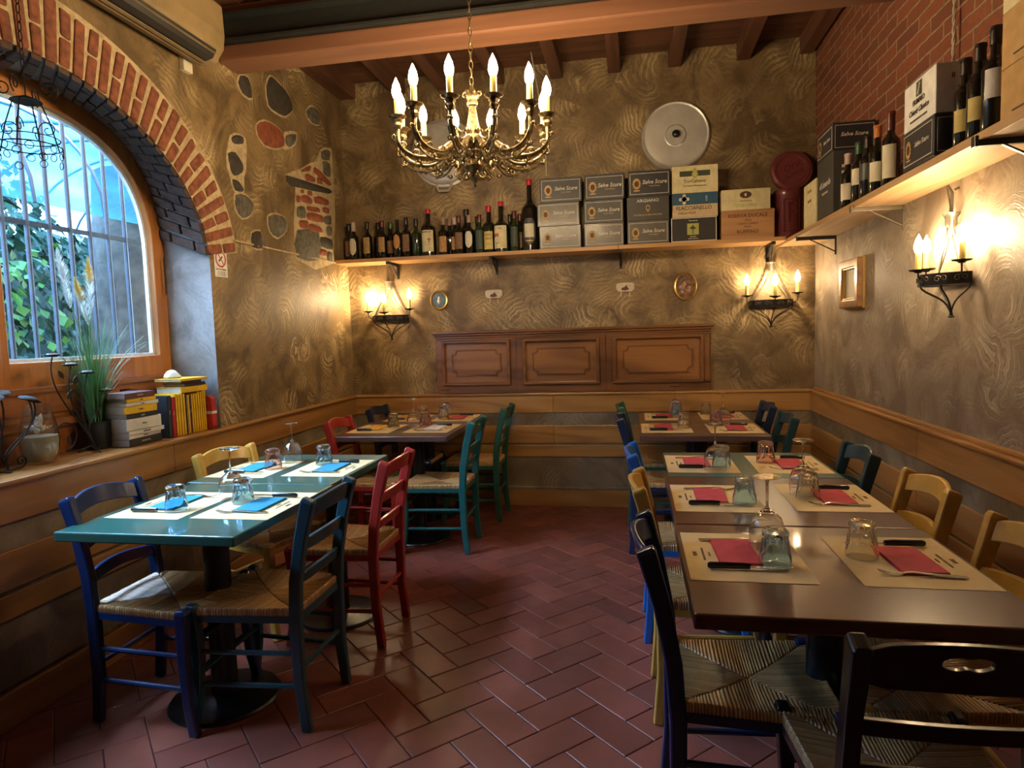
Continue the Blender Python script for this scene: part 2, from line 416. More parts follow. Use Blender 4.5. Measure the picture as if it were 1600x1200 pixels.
def spiral(c,r0,r1,a0,turns,n=24,plane='xz'):
    out=[]
    for i in range(n+1):
        t=i/n; r=r0+(r1-r0)*t; a=a0+2*PI*turns*t; p=(r*cos(a),r*sin(a))
        out.append((c[0]+p[0],c[1],c[2]+p[1]) if plane=='xz' else (c[0],c[1]+p[0],c[2]+p[1]))
    return out
def bez(p0,p1,p2,p3,n=12):
    o=[]
    for i in range(n+1):
        t=i/n; a,b,c,d=(1-t)**3,3*t*(1-t)**2,3*t*t*(1-t),t**3
        o.append(tuple(a*p0[k]+b*p1[k]+c*p2[k]+d*p3[k] for k in range(3)))
    return o
STONES = {
 'dark': [[(3.712,2.931),(3.741,2.981),(3.813,2.995),(3.839,2.953),(3.846,2.885),(3.78,2.876),(3.726,2.897)],[(4.031,3.02),(4.086,3.1),(4.156,3.095),(4.264,3.076),(4.336,3.03),(4.35,2.971),(4.244,2.899),(4.133,2.89),(4.046,2.905)],[(3.601,2.577),(3.652,2.609),(3.721,2.615),(3.717,2.575),(3.626,2.55)],[(3.558,2.478),(3.631,2.502),(3.703,2.447),(3.687,2.398),(3.606,2.36),(3.568,2.393)],[(3.584,2.337),(3.642,2.338),(3.693,2.304),(3.675,2.283),(3.606,2.28)],[(3.761,2.051),(3.849,2.075),(3.871,2.025),(3.859,1.969),(3.752,1.969)],[(4.224,2.494),(4.276,2.506),(4.863,2.541),(4.859,2.504),(4.282,2.443)],[(4.674,2.15),(4.867,2.154),(4.858,2.079),(4.681,2.08)]],
 'grey': [[(4.568,3.032),(4.631,3.083),(4.708,3.097),(4.775,3.069),(4.747,2.991),(4.649,2.975),(4.578,2.995)],[(4.242,2.772),(4.383,2.818),(4.357,2.752),(4.272,2.7),(4.232,2.725)],[(3.609,2.253),(3.713,2.268),(3.795,2.231),(3.752,2.16),(3.668,2.129),(3.608,2.17)],[(3.961,2.182),(4.057,2.213),(4.178,2.205),(4.175,2.128),(4.064,2.065),(3.973,2.093)],[(4.328,2.15),(4.647,2.182),(4.629,1.975),(4.301,1.962)],[(4.773,2.729),(4.896,2.738),(4.891,2.639),(4.787,2.64)],[(4.765,2.798),(4.849,2.834),(4.907,2.835),(4.889,2.765),(4.758,2.74)],[(4.341,2.31),(4.444,2.331),(4.456,2.256),(4.344,2.245)],[(4.749,2.311),(4.865,2.337),(4.857,2.27),(4.749,2.261)],[(4.786,2.245),(4.865,2.249),(4.851,2.184),(4.782,2.183)],[(4.773,2.052),(4.855,2.052),(4.854,1.99),(4.775,1.989)]],
 'red': [[(3.89,2.738),(3.983,2.787),(4.098,2.794),(4.205,2.768),(4.209,2.694),(4.106,2.65),(3.966,2.635),(3.894,2.681)],[(4.477,2.566),(4.544,2.581),(4.631,2.568),(4.622,2.541),(4.487,2.525)],[(4.432,2.583),(4.545,2.64),(4.581,2.645),(4.559,2.609),(4.441,2.572)],[(4.625,2.645),(4.686,2.653),(4.892,2.591),(4.866,2.566),(4.635,2.606)],[(4.67,2.59),(4.731,2.585),(4.736,2.551),(4.667,2.543)],[(4.411,2.403),(4.497,2.422),(4.568,2.405),(4.561,2.37),(4.412,2.36)],[(4.6,2.428),(4.709,2.453),(4.836,2.449),(4.825,2.41),(4.61,2.388)],[(4.342,2.389),(4.383,2.395),(4.383,2.351),(4.34,2.347)],[(4.488,2.343),(4.667,2.361),(4.679,2.331),(4.49,2.312)],[(4.732,2.379),(4.835,2.389),(4.831,2.35),(4.734,2.344)],[(4.489,2.302),(4.724,2.314),(4.734,2.265),(4.489,2.248)],[(4.363,2.221),(4.482,2.237),(4.484,2.183),(4.369,2.176)],[(4.509,2.224),(4.682,2.222),(4.709,2.187),(4.511,2.169)],[(4.656,2.056),(4.758,2.061),(4.753,2.02),(4.658,2.016)],[(4.507,2.455),(4.574,2.462),(4.568,2.43),(4.504,2.427)],[(4.402,2.444),(4.45,2.45),(4.442,2.427),(4.4,2.422)]],
}
MORT = [[(3.593,2.587),(3.656,2.616),(3.736,2.625),(3.759,2.575),(3.734,2.42),(3.709,2.381),(3.698,2.282),(3.605,2.271),(3.577,2.34),(3.542,2.409),(3.556,2.488)],[(4.75,2.806),(4.91,2.859),(4.954,2.773),(4.887,1.981),(4.284,1.952),(4.345,2.443),(4.202,2.5),(4.433,2.591),(4.577,2.666),(4.693,2.71)],[(4.232,2.788),(4.401,2.834),(4.374,2.744),(4.258,2.684),(4.206,2.675)]]
# ================================================================== THE SETTING
XL, XR, YB, YF, ZC = -2.29, 1.316, 5.157, -2.2, 3.42
m=MB().bb(XL-.5,XR+.1,YF,YB+.1,-.06,-.006); floor=struct(put('floor',m.mesh('floor'),'grout'))
# herringbone terracotta tiles, one mesh
def tiles():
    m=MB(); tint=[]; w,l,g=.14,.28,.0035
    a=PI/4; R=RZ(a)
    def tl(x,y,sx,sy):
        c=R@Vector((x+sx/2,y+sy/2,0))
        if not(XL-.1<c.x<XR+.1 and YF<c.y<YB+.1): return
        z=random.uniform(-.0008,.0008); x0,x1,y0,y1=x+g/2,x+sx-g/2,y+g/2,y+sy-g/2; b=.003
        vs=[(x0,y0,-.006),(x1,y0,-.006),(x1,y1,-.006),(x0,y1,-.006),(x0,y0,z-.002),(x1,y0,z-.002),(x1,y1,z-.002),(x0,y1,z-.002),
            (x0+b,y0+b,z),(x1-b,y0+b,z),(x1-b,y1-b,z),(x0+b,y1-b,z)]
        m.add(vs,[(8,9,10,11)]+[(i,(i+1)%4,4+(i+1)%4,4+i) for i in range(4)]+[(4+i,4+(i+1)%4,8+(i+1)%4,8+i) for i in range(4)],Matrix.Translation((.053,.0,0))@R)
        tint.extend([random.random()]*12)
    for k in range(-40,60):
        for q in range(-30,30):
            ox=k*w+q*2*w; oy=k*w-q*2*w
            tl(ox,oy,l,w); tl(ox,oy+w,w,l)
    me=bpy.data.meshes.new('floor_tiles'); me.from_pydata(m.v,[],m.f)
    at=me.attributes.new('tint','FLOAT','POINT'); at.data.foreach_set('value',tint); return me
put('floor_tiles',tiles(),'terracotta',floor)
wb=MB().bb(XL-.4,XR+.2,YB,YB+.2,-.06,ZC+.2); struct(put('wall_back',wb.mesh('w'),'ochre_plaster'))
wf=MB().bb(XL-.4,XR+.2,YF-.2,YF,-.06,ZC+.2); struct(put('wall_front',wf.mesh('w'),'grey_plaster'))
wr=MB().bb(XR,XR+.2,YF,YB,-.06,1.975); wall_right=struct(put('wall_right',wr.mesh('w'),'grey_plaster'))
wr2=MB().bb(XR,XR+.2,YF,YB,1.975,ZC+.2); put('exposed_brickwork',wr2.mesh('w'),'brick_wall',wall_right)
XO=-2.56
NT=40
def Fc(i):
    t=PI*i/NT; return (2.3+1.03*cos(t),1.8+.745*sin(t))
def Oc(i,ins=0.,insz=None):
    t=PI*i/NT; c,s=cos(t),sin(t); a=(.82 if c>=0 else 1.2)-ins; b=.72-(ins if insz is None else insz); e=2/2.6
    return (2.5+a*math.copysign(abs(c)**e,c),1.85+b*abs(s)**e)
F=[(3.33,.90)]+[Fc(i) for i in range(NT+1)]+[(1.27,.90)]
O=[(3.32,.90)]+[Oc(i) for i in range(NT+1)]+[(1.30,.90)]
lw=MB(); TOP=ZC+.2
lw.bb(XL-.3,XL,YF,YB+.05,-.06,.89)
lw.bb(XL-.3,XL,F[0][0],YB+.05,.89,1.8); lw.bb(XL-.3,XL,YF,F[-1][0],.89,1.8)
lw.bb(XL-.3,XL,F[0][0],YB+.05,1.8,TOP); lw.bb(XL-.3,XL,YF,F[-1][0],1.8,TOP)
for i in range(1,NT+1):
    (y0,z0),(y1,z1)=F[i],F[i+1]
    lw.add([(XL,y0,z0),(XL,y1,z1),(XL,y1,TOP),(XL,y0,TOP)],[(0,1,2,3)])
    (a0,b0),(a1,b1)=O[i],O[i+1]
    lw.add([(XO-.04,y0,z0),(XO-.04,y1,z1),(XO-.04,y1,TOP),(XO-.04,y0,TOP)],[(0,1,2,3)])
wall_left=struct(put('wall_left',lw.mesh('w',merge=False),'ochre_plaster'))
jb=MB()
for i in range(len(F)-1):
    (y0,z0),(y1,z1)=F[i],F[i+1]; (a0,b0),(a1,b1)=O[i],O[i+1]
    jb.add([(XL,y0,z0),(XL,y1,z1),(XO-.04,a1,b1),(XO-.04,a0,b0)],[(0,1,2,3)])
put('window_reveal',jb.mesh('w',True),'jamb_plaster',wall_left)
# brick arch: real bricks fanned round the opening, soffit courses behind them
arch=MB(); soff=MB(); mo=MB()
def fr(th):
    y=2.3+1.03*cos(th); z=1.8+.745*sin(th); n=Vector((cos(th)/1.03,sin(th)/.745)); n.normalize(); return Vector((y,z)),n
ths=[]; th=.13; 
while th<PI-.10:
    ths.append(th); p,n=fr(th); sp=math.hypot(1.03*sin(th),.745*cos(th)); th+=.064/sp
# mortar bed
mo_o=[];mo_i=[]
for i in range(61):
    t=.10+(PI-.20)*i/60; p,n=fr(t); mo_i.append(p); mo_o.append(p+n*.265)
vs=[(XL+.004,p.x,p.y) for p in mo_i]+[(XL+.004,p.x,p.y) for p in mo_o]+[(XL-.02,p.x,p.y) for p in mo_i]+[(XL-.02,p.x,p.y) for p in mo_o]; k=61
mo.add(vs,[(i,i+1,k+i+1,k+i) for i in range(60)]+[(k+i,k+i+1,3*k+i+1,3*k+i) for i in range(60)])
def brick(mb,p,n,r0,r1,w,x0,x1):
    t=Vector((-n.y,n.x)); vs=[]
    j=lambda a:random.uniform(-a,a)
    for x in (x0,x1):
        for (r,s) in ((r0,-1),(r1,-1),(r1,1),(r0,1)):
            q=p+n*(r+j(.008))+t*(s*w/2*(1+.10*r)+j(.005)); vs.append((x+j(.002),q.x,q.y))
    mb.add(vs,[(0,1,2,3),(7,6,5,4),(0,4,5,1),(1,5,6,2),(2,6,7,3),(3,7,4,0)])
for q,th in enumerate(ths):
    p,n=fr(th); w=.050
    if q%2: brick(arch,p,n,.0,.245+random.uniform(-.01,.012),w,XL-.01,XL+.012)
    else:
        c=.115+random.uniform(-.012,.012); brick(arch,p,n,.0,c,w,XL-.01,XL+.012); brick(arch,p,n,c+.013,.245,w,XL-.01,XL+.012)
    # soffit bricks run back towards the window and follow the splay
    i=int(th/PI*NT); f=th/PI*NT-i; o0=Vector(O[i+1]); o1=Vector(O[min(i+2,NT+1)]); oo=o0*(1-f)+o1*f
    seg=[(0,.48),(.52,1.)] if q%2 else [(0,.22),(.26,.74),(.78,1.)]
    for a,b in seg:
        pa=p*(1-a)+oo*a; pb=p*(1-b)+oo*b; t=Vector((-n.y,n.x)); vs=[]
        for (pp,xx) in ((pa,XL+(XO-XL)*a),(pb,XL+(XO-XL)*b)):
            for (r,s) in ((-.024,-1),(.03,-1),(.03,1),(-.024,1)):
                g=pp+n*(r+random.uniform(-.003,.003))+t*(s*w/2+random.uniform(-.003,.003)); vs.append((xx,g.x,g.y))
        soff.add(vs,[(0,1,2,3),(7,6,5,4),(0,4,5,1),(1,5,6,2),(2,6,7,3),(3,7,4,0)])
put('brick_arch',arch.mesh('a'),'brick_face',wall_left,bev=.009)
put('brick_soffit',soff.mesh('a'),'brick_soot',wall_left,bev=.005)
put('arch_mortar',mo.mesh('a'),'mortar',wall_left)
# exposed stones and bricks let into the plaster
def stone(poly,proud,back=-.01):
    c=Vector((sum(p[0] for p in poly)/len(poly),sum(p[1] for p in poly)/len(poly)))
    pts=[]
    n=len(poly)
    for i in range(n):
        a,b,d,e=[Vector(poly[(i+k)%n]) for k in (-1,0,1,2)]
        for t in (0,.5): 
            q=b*(1-t)+d*t
            if t: q=(q*1.0+(q-(a+e)/2)*.10)
            pts.append(q)
    k=len(pts); vs=[(XL+back,p.x,p.y) for p in pts]+[(XL+proud*.55,p.x,p.y) for p in pts]
    vs+=[(XL+proud+random.uniform(-.003,.003),(p.x-c.x)*.8+c.x,(p.y-c.y)*.8+c.y) for p in pts]+[(XL+proud*1.25,c.x,c.y)]
    fs=[]
    for i in range(k):
        j=(i+1)%k; fs+=[(i,j,k+j,k+i),(k+i,k+j,2*k+j,2*k+i),(2*k+i,2*k+j,3*k)]
    return MB().add(vs,fs)
for k,mt in (('dark','stone_dark'),('grey','stone_grey'),('red','stone_red')):
    for p in STONES[k]: put('exposed_stone',stone(p,.014).mesh('s',True),mt,wall_left)
def grow(p,d):
    c=Vector((sum(a[0] for a in p)/len(p),sum(a[1] for a in p)/len(p)))
    return [tuple(Vector(a)+(Vector(a)-c).normalized()*d) for a in p]
for p in MORT: put('stone_mortar',stone(grow(p,.004),.006).mesh('s',True),'mortar',wall_left)
for k in ('dark','grey','red'):
    for p in STONES[k][:6 if k=='dark' else 4 if k=='grey' else 1]: put('stone_mortar',stone(grow(p,.013),.004).mesh('s',True),'mortar',wall_left)
# shallow step where the upper plaster coat ends
st=MB().bb(XL,XL+.012,3.56,YB,1.975,1.985); put('plaster_edge',st.mesh('s'),'mortar',wall_left)
# ceiling and beams
ce=MB()
for i in range(26): 
    y=YF+i*.3; ce.bb(XL-.4,XR+.2,y+.004,y+.296,ZC,ZC+.03)
ce.bb(XL-.4,XR+.2,YF-.1,YB+.2,ZC+.02,ZC+.2)
struct(put('ceiling',ce.mesh('c'),'dark_wood_x'))
for i,x in enumerate((-2.22,-1.78,-1.42,-.98,-.53,-.10,.34,.82,1.25)):
    w=.13 if i==0 else .09
    j=MB().bb(x-w/2,x+w/2,YF,YB,3.30,ZC+.01); struct(put('trim_%d'%(i+1),j.mesh('j'),'dark_wood_y',bev=.004))
bm_=MB().bb(XL,XR,3.53,3.72,2.975,3.07); struct(put('trim_10',bm_.mesh('b'),'red_beam',bev=.012))
sb=MB().bb(XL,XR,3.49,3.62,3.071,3.085).bb(XL,XR,3.545,3.56,3.085,3.21).bb(XL,XR,3.49,3.62,3.21,3.225); struct(put('trim_11',sb.mesh('b'),'steel_beam'))
fill=MB().bb(XL,XR,3.56,3.70,3.07,3.30); struct(put('trim_12',fill.mesh('b'),'red_beam',bev=.01))
# wainscot boards, dado cap, plinth on three walls
ZP=[(.752,.892),(.508,.650),(.400,.492)]
tn=[20]
def trim(m,mat,bev=.004):
    o=struct(put('trim_%d'%tn[0],m.mesh('t'),mat,bev=bev)); tn[0]+=1; return o
for q,(z0,z1) in enumerate(ZP):
    d=.028
    for a,b in ((XL,-.62),(-.618,XR)): trim(MB().bb(a,b,YB-d,YB,z0,z1),'oak_board_x')
    for a,b in ((YF,.4),(.402,2.9),(2.902,YB-d)): trim(MB().bb(XL,XL+d,a,b,z0,z1),'oak_board_y')
    for a,b in ((YF,.9),(.902,3.3),(3.302,YB-d)): trim(MB().bb(XR-d,XR,a,b,z0,z1),'oak_board_y')
capz=(.892,.912)
trim(MB().bb(XL,XR,YB-.045,YB,*capz),'oak_board_x',.007)
trim(MB().bb(XL-.001,XL+.045,YF,YB-.045,*capz).bb(XO+.01,XL,1.32,3.31,capz[0],capz[1]-.002),'oak_board_y',.007)
trim(MB().bb(XR-.045,XR,YF,YB-.045,*capz),'oak_board_y',.007)
trim(MB().bb(XR-.022,XR,YF,YB-.045,.912,.93),'oak_board_y',.006)
lo=MB().bb(XL,XR,YB-.018,YB,.15,.76); trim(lo,'low_plaster')
trim(MB().bb(XL,XL+.018,YF,YB-.018,.15,.76),'low_plaster'); trim(MB().bb(XR-.018,XR,YF,YB-.018,.15,.76),'low_plaster')
for nme,m,mt in (('baseboard_back',MB().bb(XL,XR,YB-.03,YB,0,.135),'oak_board_x'),('baseboard_left',MB().bb(XL,XL+.03,YF,YB-.03,0,.135),'oak_board_y'),('baseboard_right',MB().bb(XR-.03,XR,YF,YB-.03,0,.135),'oak_board_y')):
    struct(put(nme,m.mesh('t'),mt,bev=.004))
trim(MB().bb(XL,XR,YB-.034,YB,.137,.158),'low_plaster')
# window: frame, rails, stile, pane
win=thing('window_1','','',(0,0,0)); del win['label']; del win['category']; win['kind']='structure'
FX=FACE('+x')
outer=[(3.32,1.08)]+[Oc(i) for i in range(NT+1)]+[(1.30,1.08)]
inner=[(3.235,1.33)]+[Oc(i,.085,.10) for i in range(NT+1)]+[(1.385,1.33)]
put('window_frame',MB().ring(outer,inner,.05,FX,z0=XO-.055).mesh('f'),'window_wood',win,bev=.005)
out2=inner; in2=[(3.218,1.345)]+[Oc(i,.10,.115) for i in range(NT+1)]+[(1.40,1.345)]
put('glazing_bead',MB().ring(out2,in2,.02,FX,z0=XO-.058).mesh('f'),'water_seal',win)
put('window_sill',MB().bb(XO-.06,XO+.012,1.3,3.32,1.10,1.215).bb(XO-.06,XO+.03,1.3,3.32,1.195,1.222).mesh('f'),'window_wood_y',win,bev=.005)
put('lower_panel',MB().bb(XO-.06,XO-.006,1.3,3.32,.90,1.10).bb(XO-.06,XO+.02,1.3,3.32,1.04,1.075).mesh('f'),'window_wood_y',win,bev=.004)
put('window_stile',MB().bb(XO-.06,XO-.002,2.20,2.335,1.21,2.47).bb(XO-.0,XO+.012,2.25,2.29,1.21,2.45).mesh('f'),'window_wood',win,bev=.005)
pv=[(XO-.03,y,z) for y,z in inner]; put('window_pane',MB().add(pv,[tuple(range(len(pv)))]).mesh('p',merge=False),'pane_glass',win)
put('window_latch',MB().box((XO+.018,2.93,1.16),(.012,.05,.016)).tube([(XO+.02,2.93,1.16),(XO+.035,2.95,1.16),(XO+.035,2.99,1.155)],.005).mesh('l',True),'black_iron',win)
ch=MB()
for i in range(16): ch.tube([(XO+.02+.002*sin(a),3.285+.007*cos(a)*(1 if i%2 else .4),1.86-.0125*i+.010*sin(a)) for a in [2*PI*k/8 for k in range(8)]],.0018,5,True)
put('stay_chain',ch.mesh('c',True),'black_iron',win)
# ---------------- outside the window
grl=thing('window_grille','iron window grille of upright bars outside the arched window','grille',(-2.8,2.3,1.0))
for i in range(17):
    y=-.96+.1235*i
    put('bar',MB().tube([(0,y,.02),(0,y,1.75)],.011,8).mesh('b',True),'bar_paint',grl)
for z in (.04,.98): put('cross_bar',MB().bb(-.004,.004,-1.0,1.2,z-.012,z+.012).mesh('b'),'bar_paint',grl)
tag(put('garden_ground',MB().bb(-9,-2.62,-3,9,.70,.98).mesh('g'),'ground_soil'),'','')
g=bpy.data.objects['garden_ground']; del g['label']; del g['category']; g['kind']='structure'
tr=thing('tree_trunk','rough grey tree trunk standing outside the window at its right side','tree',(-3.75,4.42,.95))
put('trunk',MB().tube([(0,0,0),(.03,-.02,.4),(-.02,.03,.8),(.05,.0,1.25),(.0,.06,1.7)],[.30,.26,.25,.24,.22],12).mesh('t',True),'bark',tr)
def foliage(name,label,n,fx,mat,s0,s1):
    m=MB()
    for i in range(n):
        p=Vector(fx()); s=random.uniform(s0,s1)
        R=Euler((random.uniform(-.9,.9),random.uniform(.2,1.6),random.uniform(-.8,.8))).to_matrix().to_4x4()
        m.add([(0,-s*.1,0),(s*.5,-s*.45,.02*s),(s,-.05*s,-.1*s),(s*.55,s*.45,.02*s)],[(0,1,2,3)],T(*p)@R)
    o=put(name,m.mesh('f',merge=False),mat); tag(o,label,'plant'); o['kind']='stuff'; return o
def ivy():
    y=random.uniform(.5,7.5); z=random.uniform(.9,2.55+.22*sin(y*2.1)+.12*sin(y*5)); return (-4.6+.35*random.random()+.15*sin(y*3+z*4),y,z)
foliage('garden_foliage','dense dark green leaves behind the grille outside the window',9000,ivy,'leaf_dark',.05,.12)
def brt():
    a=random.gauss(0,1); return (-3.6+.12*random.gauss(0,1),3.30+.14*a,1.75+.22*random.gauss(0,1))
foliage('garden_sprig','bright green leafy sprig close behind the window bars',130,brt,'leaf_green',.04,.09)
ow=MB().bb(-5.3,-5.2,-2,10,.9,2.35); o=struct(put('trim_90',ow.mesh('o'),'outside_wall'))
can=thing('garden_canopy','pale blue clear plastic canopy with arched ribs above the garden','canopy',(-4.0,3.2,2.42))  # sheet and ribs made up to imitate a bluish reflection in the glass
cs=MB(); n=18; vs=[]
for i in range(n+1):
    a=PI*i/n
    for y in (-2.6,3.4): vs.append((1.05*cos(a)-.2,y,-.25+.80*sin(a)))
cs.add(vs,[(2*i,2*i+1,2*i+3,2*i+2) for i in range(n)]); put('sheet',cs.mesh('s',True),'canopy_clear',can)
for k in range(13):
    y=-2.5+.48*k; put('rib',MB().tube([(1.05*cos(PI*i/n)-.2,y,-.25+.80*sin(PI*i/n)) for i in range(n+1)],.012,6).mesh('r',True),'bar_paint',can)
# ================================================================== TABLES
def table(name,label,x0,x1,y0,y1,mat,th=.036,group=None,base=(0,0),sq=False):
    cx,cy=(x0+x1)/2,(y0+y1)/2
    t=thing(name,label,'table',(cx,cy,0),0,group)
    m=MB().bb(x0-cx,x1-cx,y0-cy,y1-cy,.75-th,.75); put('tabletop',m.mesh('t'),mat,t,bev=.005)
    bx,by=base
    put('support_plate',MB().bb(bx-.14,bx+.14,by-.14,by+.14,.75-th-.012,.75-th).mesh('s'),'pedestal_metal',t)
    put('column',MB().lathe([(.052,.03),(.048,.06),(.048,.70),(.048,.702)],24,(bx,by,0)).mesh('c',True),'pedestal_metal',t)
    put('base_plate',MB().lathe([(.205,0),(.207,.006),(.20,.014),(.10,.022),(.06,.032),(.05,.034)],40,(bx,by,0)).mesh('b',True),'pedestal_metal',t)
    return t
table('dining_table','glossy green pedestal table nearest the arched window, front one of the left row',-2.0,-1.305,1.925,2.665,'green_table',base=(.06,-.06))
table('dining_table','green pedestal table pushed behind the front green one below the window, washed in blue daylight',-2.035,-1.32,2.675,3.37,'green_table',base=(.2,-.0))
table('dining_table','dark brown table in the back left corner with yellow and white napkins',-1.955,-1.165,3.985,4.55,'dark_table',base=(.1,.0))
table('dining_table','dark brown table against the back wall in the left corner',-1.955,-1.165,4.555,5.10,'dark_table')
table('dining_table','reddish brown pedestal table in the right foreground, nearest of the right row',.127,.872,1.488,2.184,'brown_table',.038,base=(.0,.0))
table('dining_table','reddish brown table between the nearest brown table and the dark green one',.13,.866,2.19,2.884,'brown_table')
table('dining_table','dark green table third in the right row, with crimson napkins',.145,.864,2.89,3.46,'green_table')
table('dining_table','dark brown table standing alone behind the green one, front half of the back right pair',.037,.79,3.99,4.55,'dark_table')
table('dining_table','dark brown table against the back wall under the wooden panel on the right',.037,.79,4.555,5.10,'dark_table')
# ================================================================== CHAIRS
RV=[random.random() for _ in range(97)]
def seat_mesh():
    n=250; vs=[]; st=[]
    for i in range(n+1):
        for j in range(n+1):
            u=-1.13+2.26*i/n; v=-1.13+2.26*j/n
            uu=max(-1,min(1,u)); vv=max(-1,min(1,v)); du=max(0,abs(u)-1)/.13; dv=max(0,abs(v)-1)/.13; d=max(du,dv)
            hw=.168+.034*(uu+1)/2; x=.195*uu; y=hw*vv
            if abs(uu)>abs(vv): q=y/.0052+ .8*sin(vv*9); 
            else: q=x/.0052+.8*sin(uu*8)
            s=.5+.5*math.cos(q*PI*1.15+random.uniform(-.25,.25))
            rv=RV[int(q*.575)%97]
            z=.452-.016*(1-max(abs(uu),abs(vv))**2)+(.0035*(1-s))-.002-.03*(1-math.sqrt(max(0,1-d*d)))-(.012*d)
            k=abs(abs(uu)-abs(vv)); z-=.006*max(0,1-k/.03)
            bul=.004*math.sin(PI*min(1,d))+.004*d*(1-s)
            x+=math.copysign(bul,u) if du>0 else 0; y+=math.copysign(bul,v) if dv>0 else 0
            z+=.0016*(rv-.5); vs.append((x,y,z)); st.append(min(1,s*.65+rv*.45-.1+.8*max(0,1-k/.02)))
    fs=[(i*(n+1)+j,(i+1)*(n+1)+j,(i+1)*(n+1)+j+1,i*(n+1)+j+1) for i in range(n) for j in range(n)]
    b=len(vs); vs+=[(-.19,-.165,.412),(.19,-.198,.412),(.19,.198,.412),(-.19,.165,.412)]; st+=[.5]*4; fs.append((b+3,b+2,b+1,b))
    me=bpy.data.meshes.new('seat'); me.from_pydata(vs,[],fs)
    at=me.attributes.new('strand','FLOAT','POINT'); at.data.foreach_set('value',st)
    me.shade_smooth(); return me
CH={}
def chair_meshes():
    CH['seat']=seat_mesh()
    def post(s):
        y=.168*s
        return MB().rect([(-.215,y*.97,0),(-.197,y*.98,.18),(-.195,y,.40),(-.205,y,.55),(-.232,y,.70),(-.268,y,.833),(-.273,y,.845)],[.030,.031,.032,.032,.032,.036,.030],[.036,.040,.044,.044,.044,.050,.044],ref=(0,1,0)).mesh('leg')
    def fleg(s):
        y=.196*s
        return MB().rect([(.212,y*1.02,0),(.190,y*.985,.12),(.180,y*.965,.27),(.186,y*.98,.38),(.190,y,.445),(.188,y,.462)],[.030,.031,.033,.036,.038,.028],[.036,.036,.038,.042,.044,.034],ref=(0,1,0)).mesh('leg')
    for s in(-1,1): CH['rl%d'%s]=post(s); CH['fl%d'%s]=fleg(s)
    def rail(zc,h,arch,xb,bow,L=.302,hole=False):
        N=56; m=MB()
        def B(y,z,k):  # bend
            f=1-(2*y/L)**2; return (xb-bow*f-.25*(z-zc)+k,y,z)
        if hole:
            # rail with a double-lobed cut-out: outer and inner outlines matched by angle
            out=[];inn=[]
            for i in range(N):
                a=2*PI*i/N; c,s=cos(a),sin(a); 
                t=min((L/2)/max(abs(c),1e-6),(h/2)/max(abs(s),1e-6)); y=c*t; z=s*t
                zz=z+arch*(1-(2*y/L)**2)*(1 if z>0 else .35)
                out.append((y,zc+zz))
                r=.037*(1-.0*c); yy=.040*c; q=.0135*s*(1+.25*cos(2*a)*(1)); q=.0145*math.copysign(abs(s)**.7,s)*(1-.35*math.exp(-(yy/.010)**2)*(1 if s<0 else .6)); inn.append((yy,zc+.012+q+arch*.6))
            fs=[];vs=[B(y,z,-.009) for y,z in out]+[B(y,z,-.009) for y,z in inn]+[B(y,z,.009) for y,z in out]+[B(y,z,.009) for y,z in inn]; n=N
            for i in range(n):
                j=(i+1)%n; fs+=[(i,n+i,n+j,j),(2*n+i,2*n+j,3*n+j,3*n+i),(i,j,2*n+j,2*n+i),(n+i,3*n+i,3*n+j,n+j)]
            m.add(vs,fs)
        else:
            n=18; vs=[]
            for i in range(n+1):
                y=-L/2+L*i/n; f=1-(2*y/L)**2; zt=zc+h/2+arch*f; zb=zc-h/2+arch*f*.75
                vs+=[B(y,zb,-.008),B(y,zt,-.008),B(y,zt,.008),B(y,zb,.008)]
            fs=[]
            for i in range(n): fs+=[(4*i+q,4*i+(q+1)%4,4*i+4+(q+1)%4,4*i+4+q) for q in range(4)]
            fs+=[(3,2,1,0),(4*n,4*n+1,4*n+2,4*n+3)]; m.add(vs,fs)
        return m.mesh('rail',True)
    CH['topA']=rail(.800,.060,.022,-.258,.030); CH['topB']=rail(.792,.085,.018,-.255,.014,hole=True)
    CH['s1A']=rail(.672,.046,.016,-.224,.026); CH['s2A']=rail(.548,.040,.014,-.202,.020)
    CH['s1B']=rail(.662,.036,.0,-.222,.008); CH['s2B']=rail(.565,.036,.0,-.204,.008)
    def rod(a,b,r=.0095): return MB().tube([a,b],r,8).mesh('stretcher',True)
    for s in(-1,1):
        CH['sa%d'%s]=rod((-.195,.165*s,.285),(.182,.190*s,.285)); CH['sb%d'%s]=rod((-.197,.165*s,.165),(.187,.192*s,.165))
    CH['sf']=rod((.181,-.19,.325),(.181,.19,.325)); CH['sr']=rod((-.196,-.165,.225),(-.196,.165,.225)); CH['sf2']=rod((.184,-.19,.20),(.184,.19,.20))
    fr=MB()
    fr.rect([(-.19,-.160,.412),(.185,-.190,.412)],.026,.03); fr.rect([(-.19,.160,.412),(.185,.190,.412)],.026,.03)
    fr.rect([(.185,-.19,.412),(.185,.19,.412)],.026,.03); fr.rect([(-.19,-.16,.412),(-.19,.16,.412)],.026,.03); CH['frame']=fr.mesh('frame')
chair_meshes()
def chair(x,y,rz,paint,label,style='A',group=None,dz=0):
    t=thing('dining_chair',label,'chair',(x,y,dz),rz,group)
    for s in(-1,1): put('leg',CH['rl%d'%s],paint,t,bev=.006); put('leg',CH['fl%d'%s],paint,t,bev=.006)
    put('top_rail',CH['top'+style],paint,t,bev=.004); put('back_slat',CH['s1'+style],paint,t,bev=.003); put('back_slat',CH['s2'+style],paint,t,bev=.003)
    for k in('sa1','sa-1','sb1','sb-1','sf','sr','sf2'): put('stretcher',CH[k],paint,t)
    put('seat_frame',CH['frame'],paint,t); put('seat',CH['seat'],'straw',t)
    return t
D=rad
chair(-1.76,2.19,0,'blue_paint','dark blue ladder-back chair at the front green table, back to the window wall')
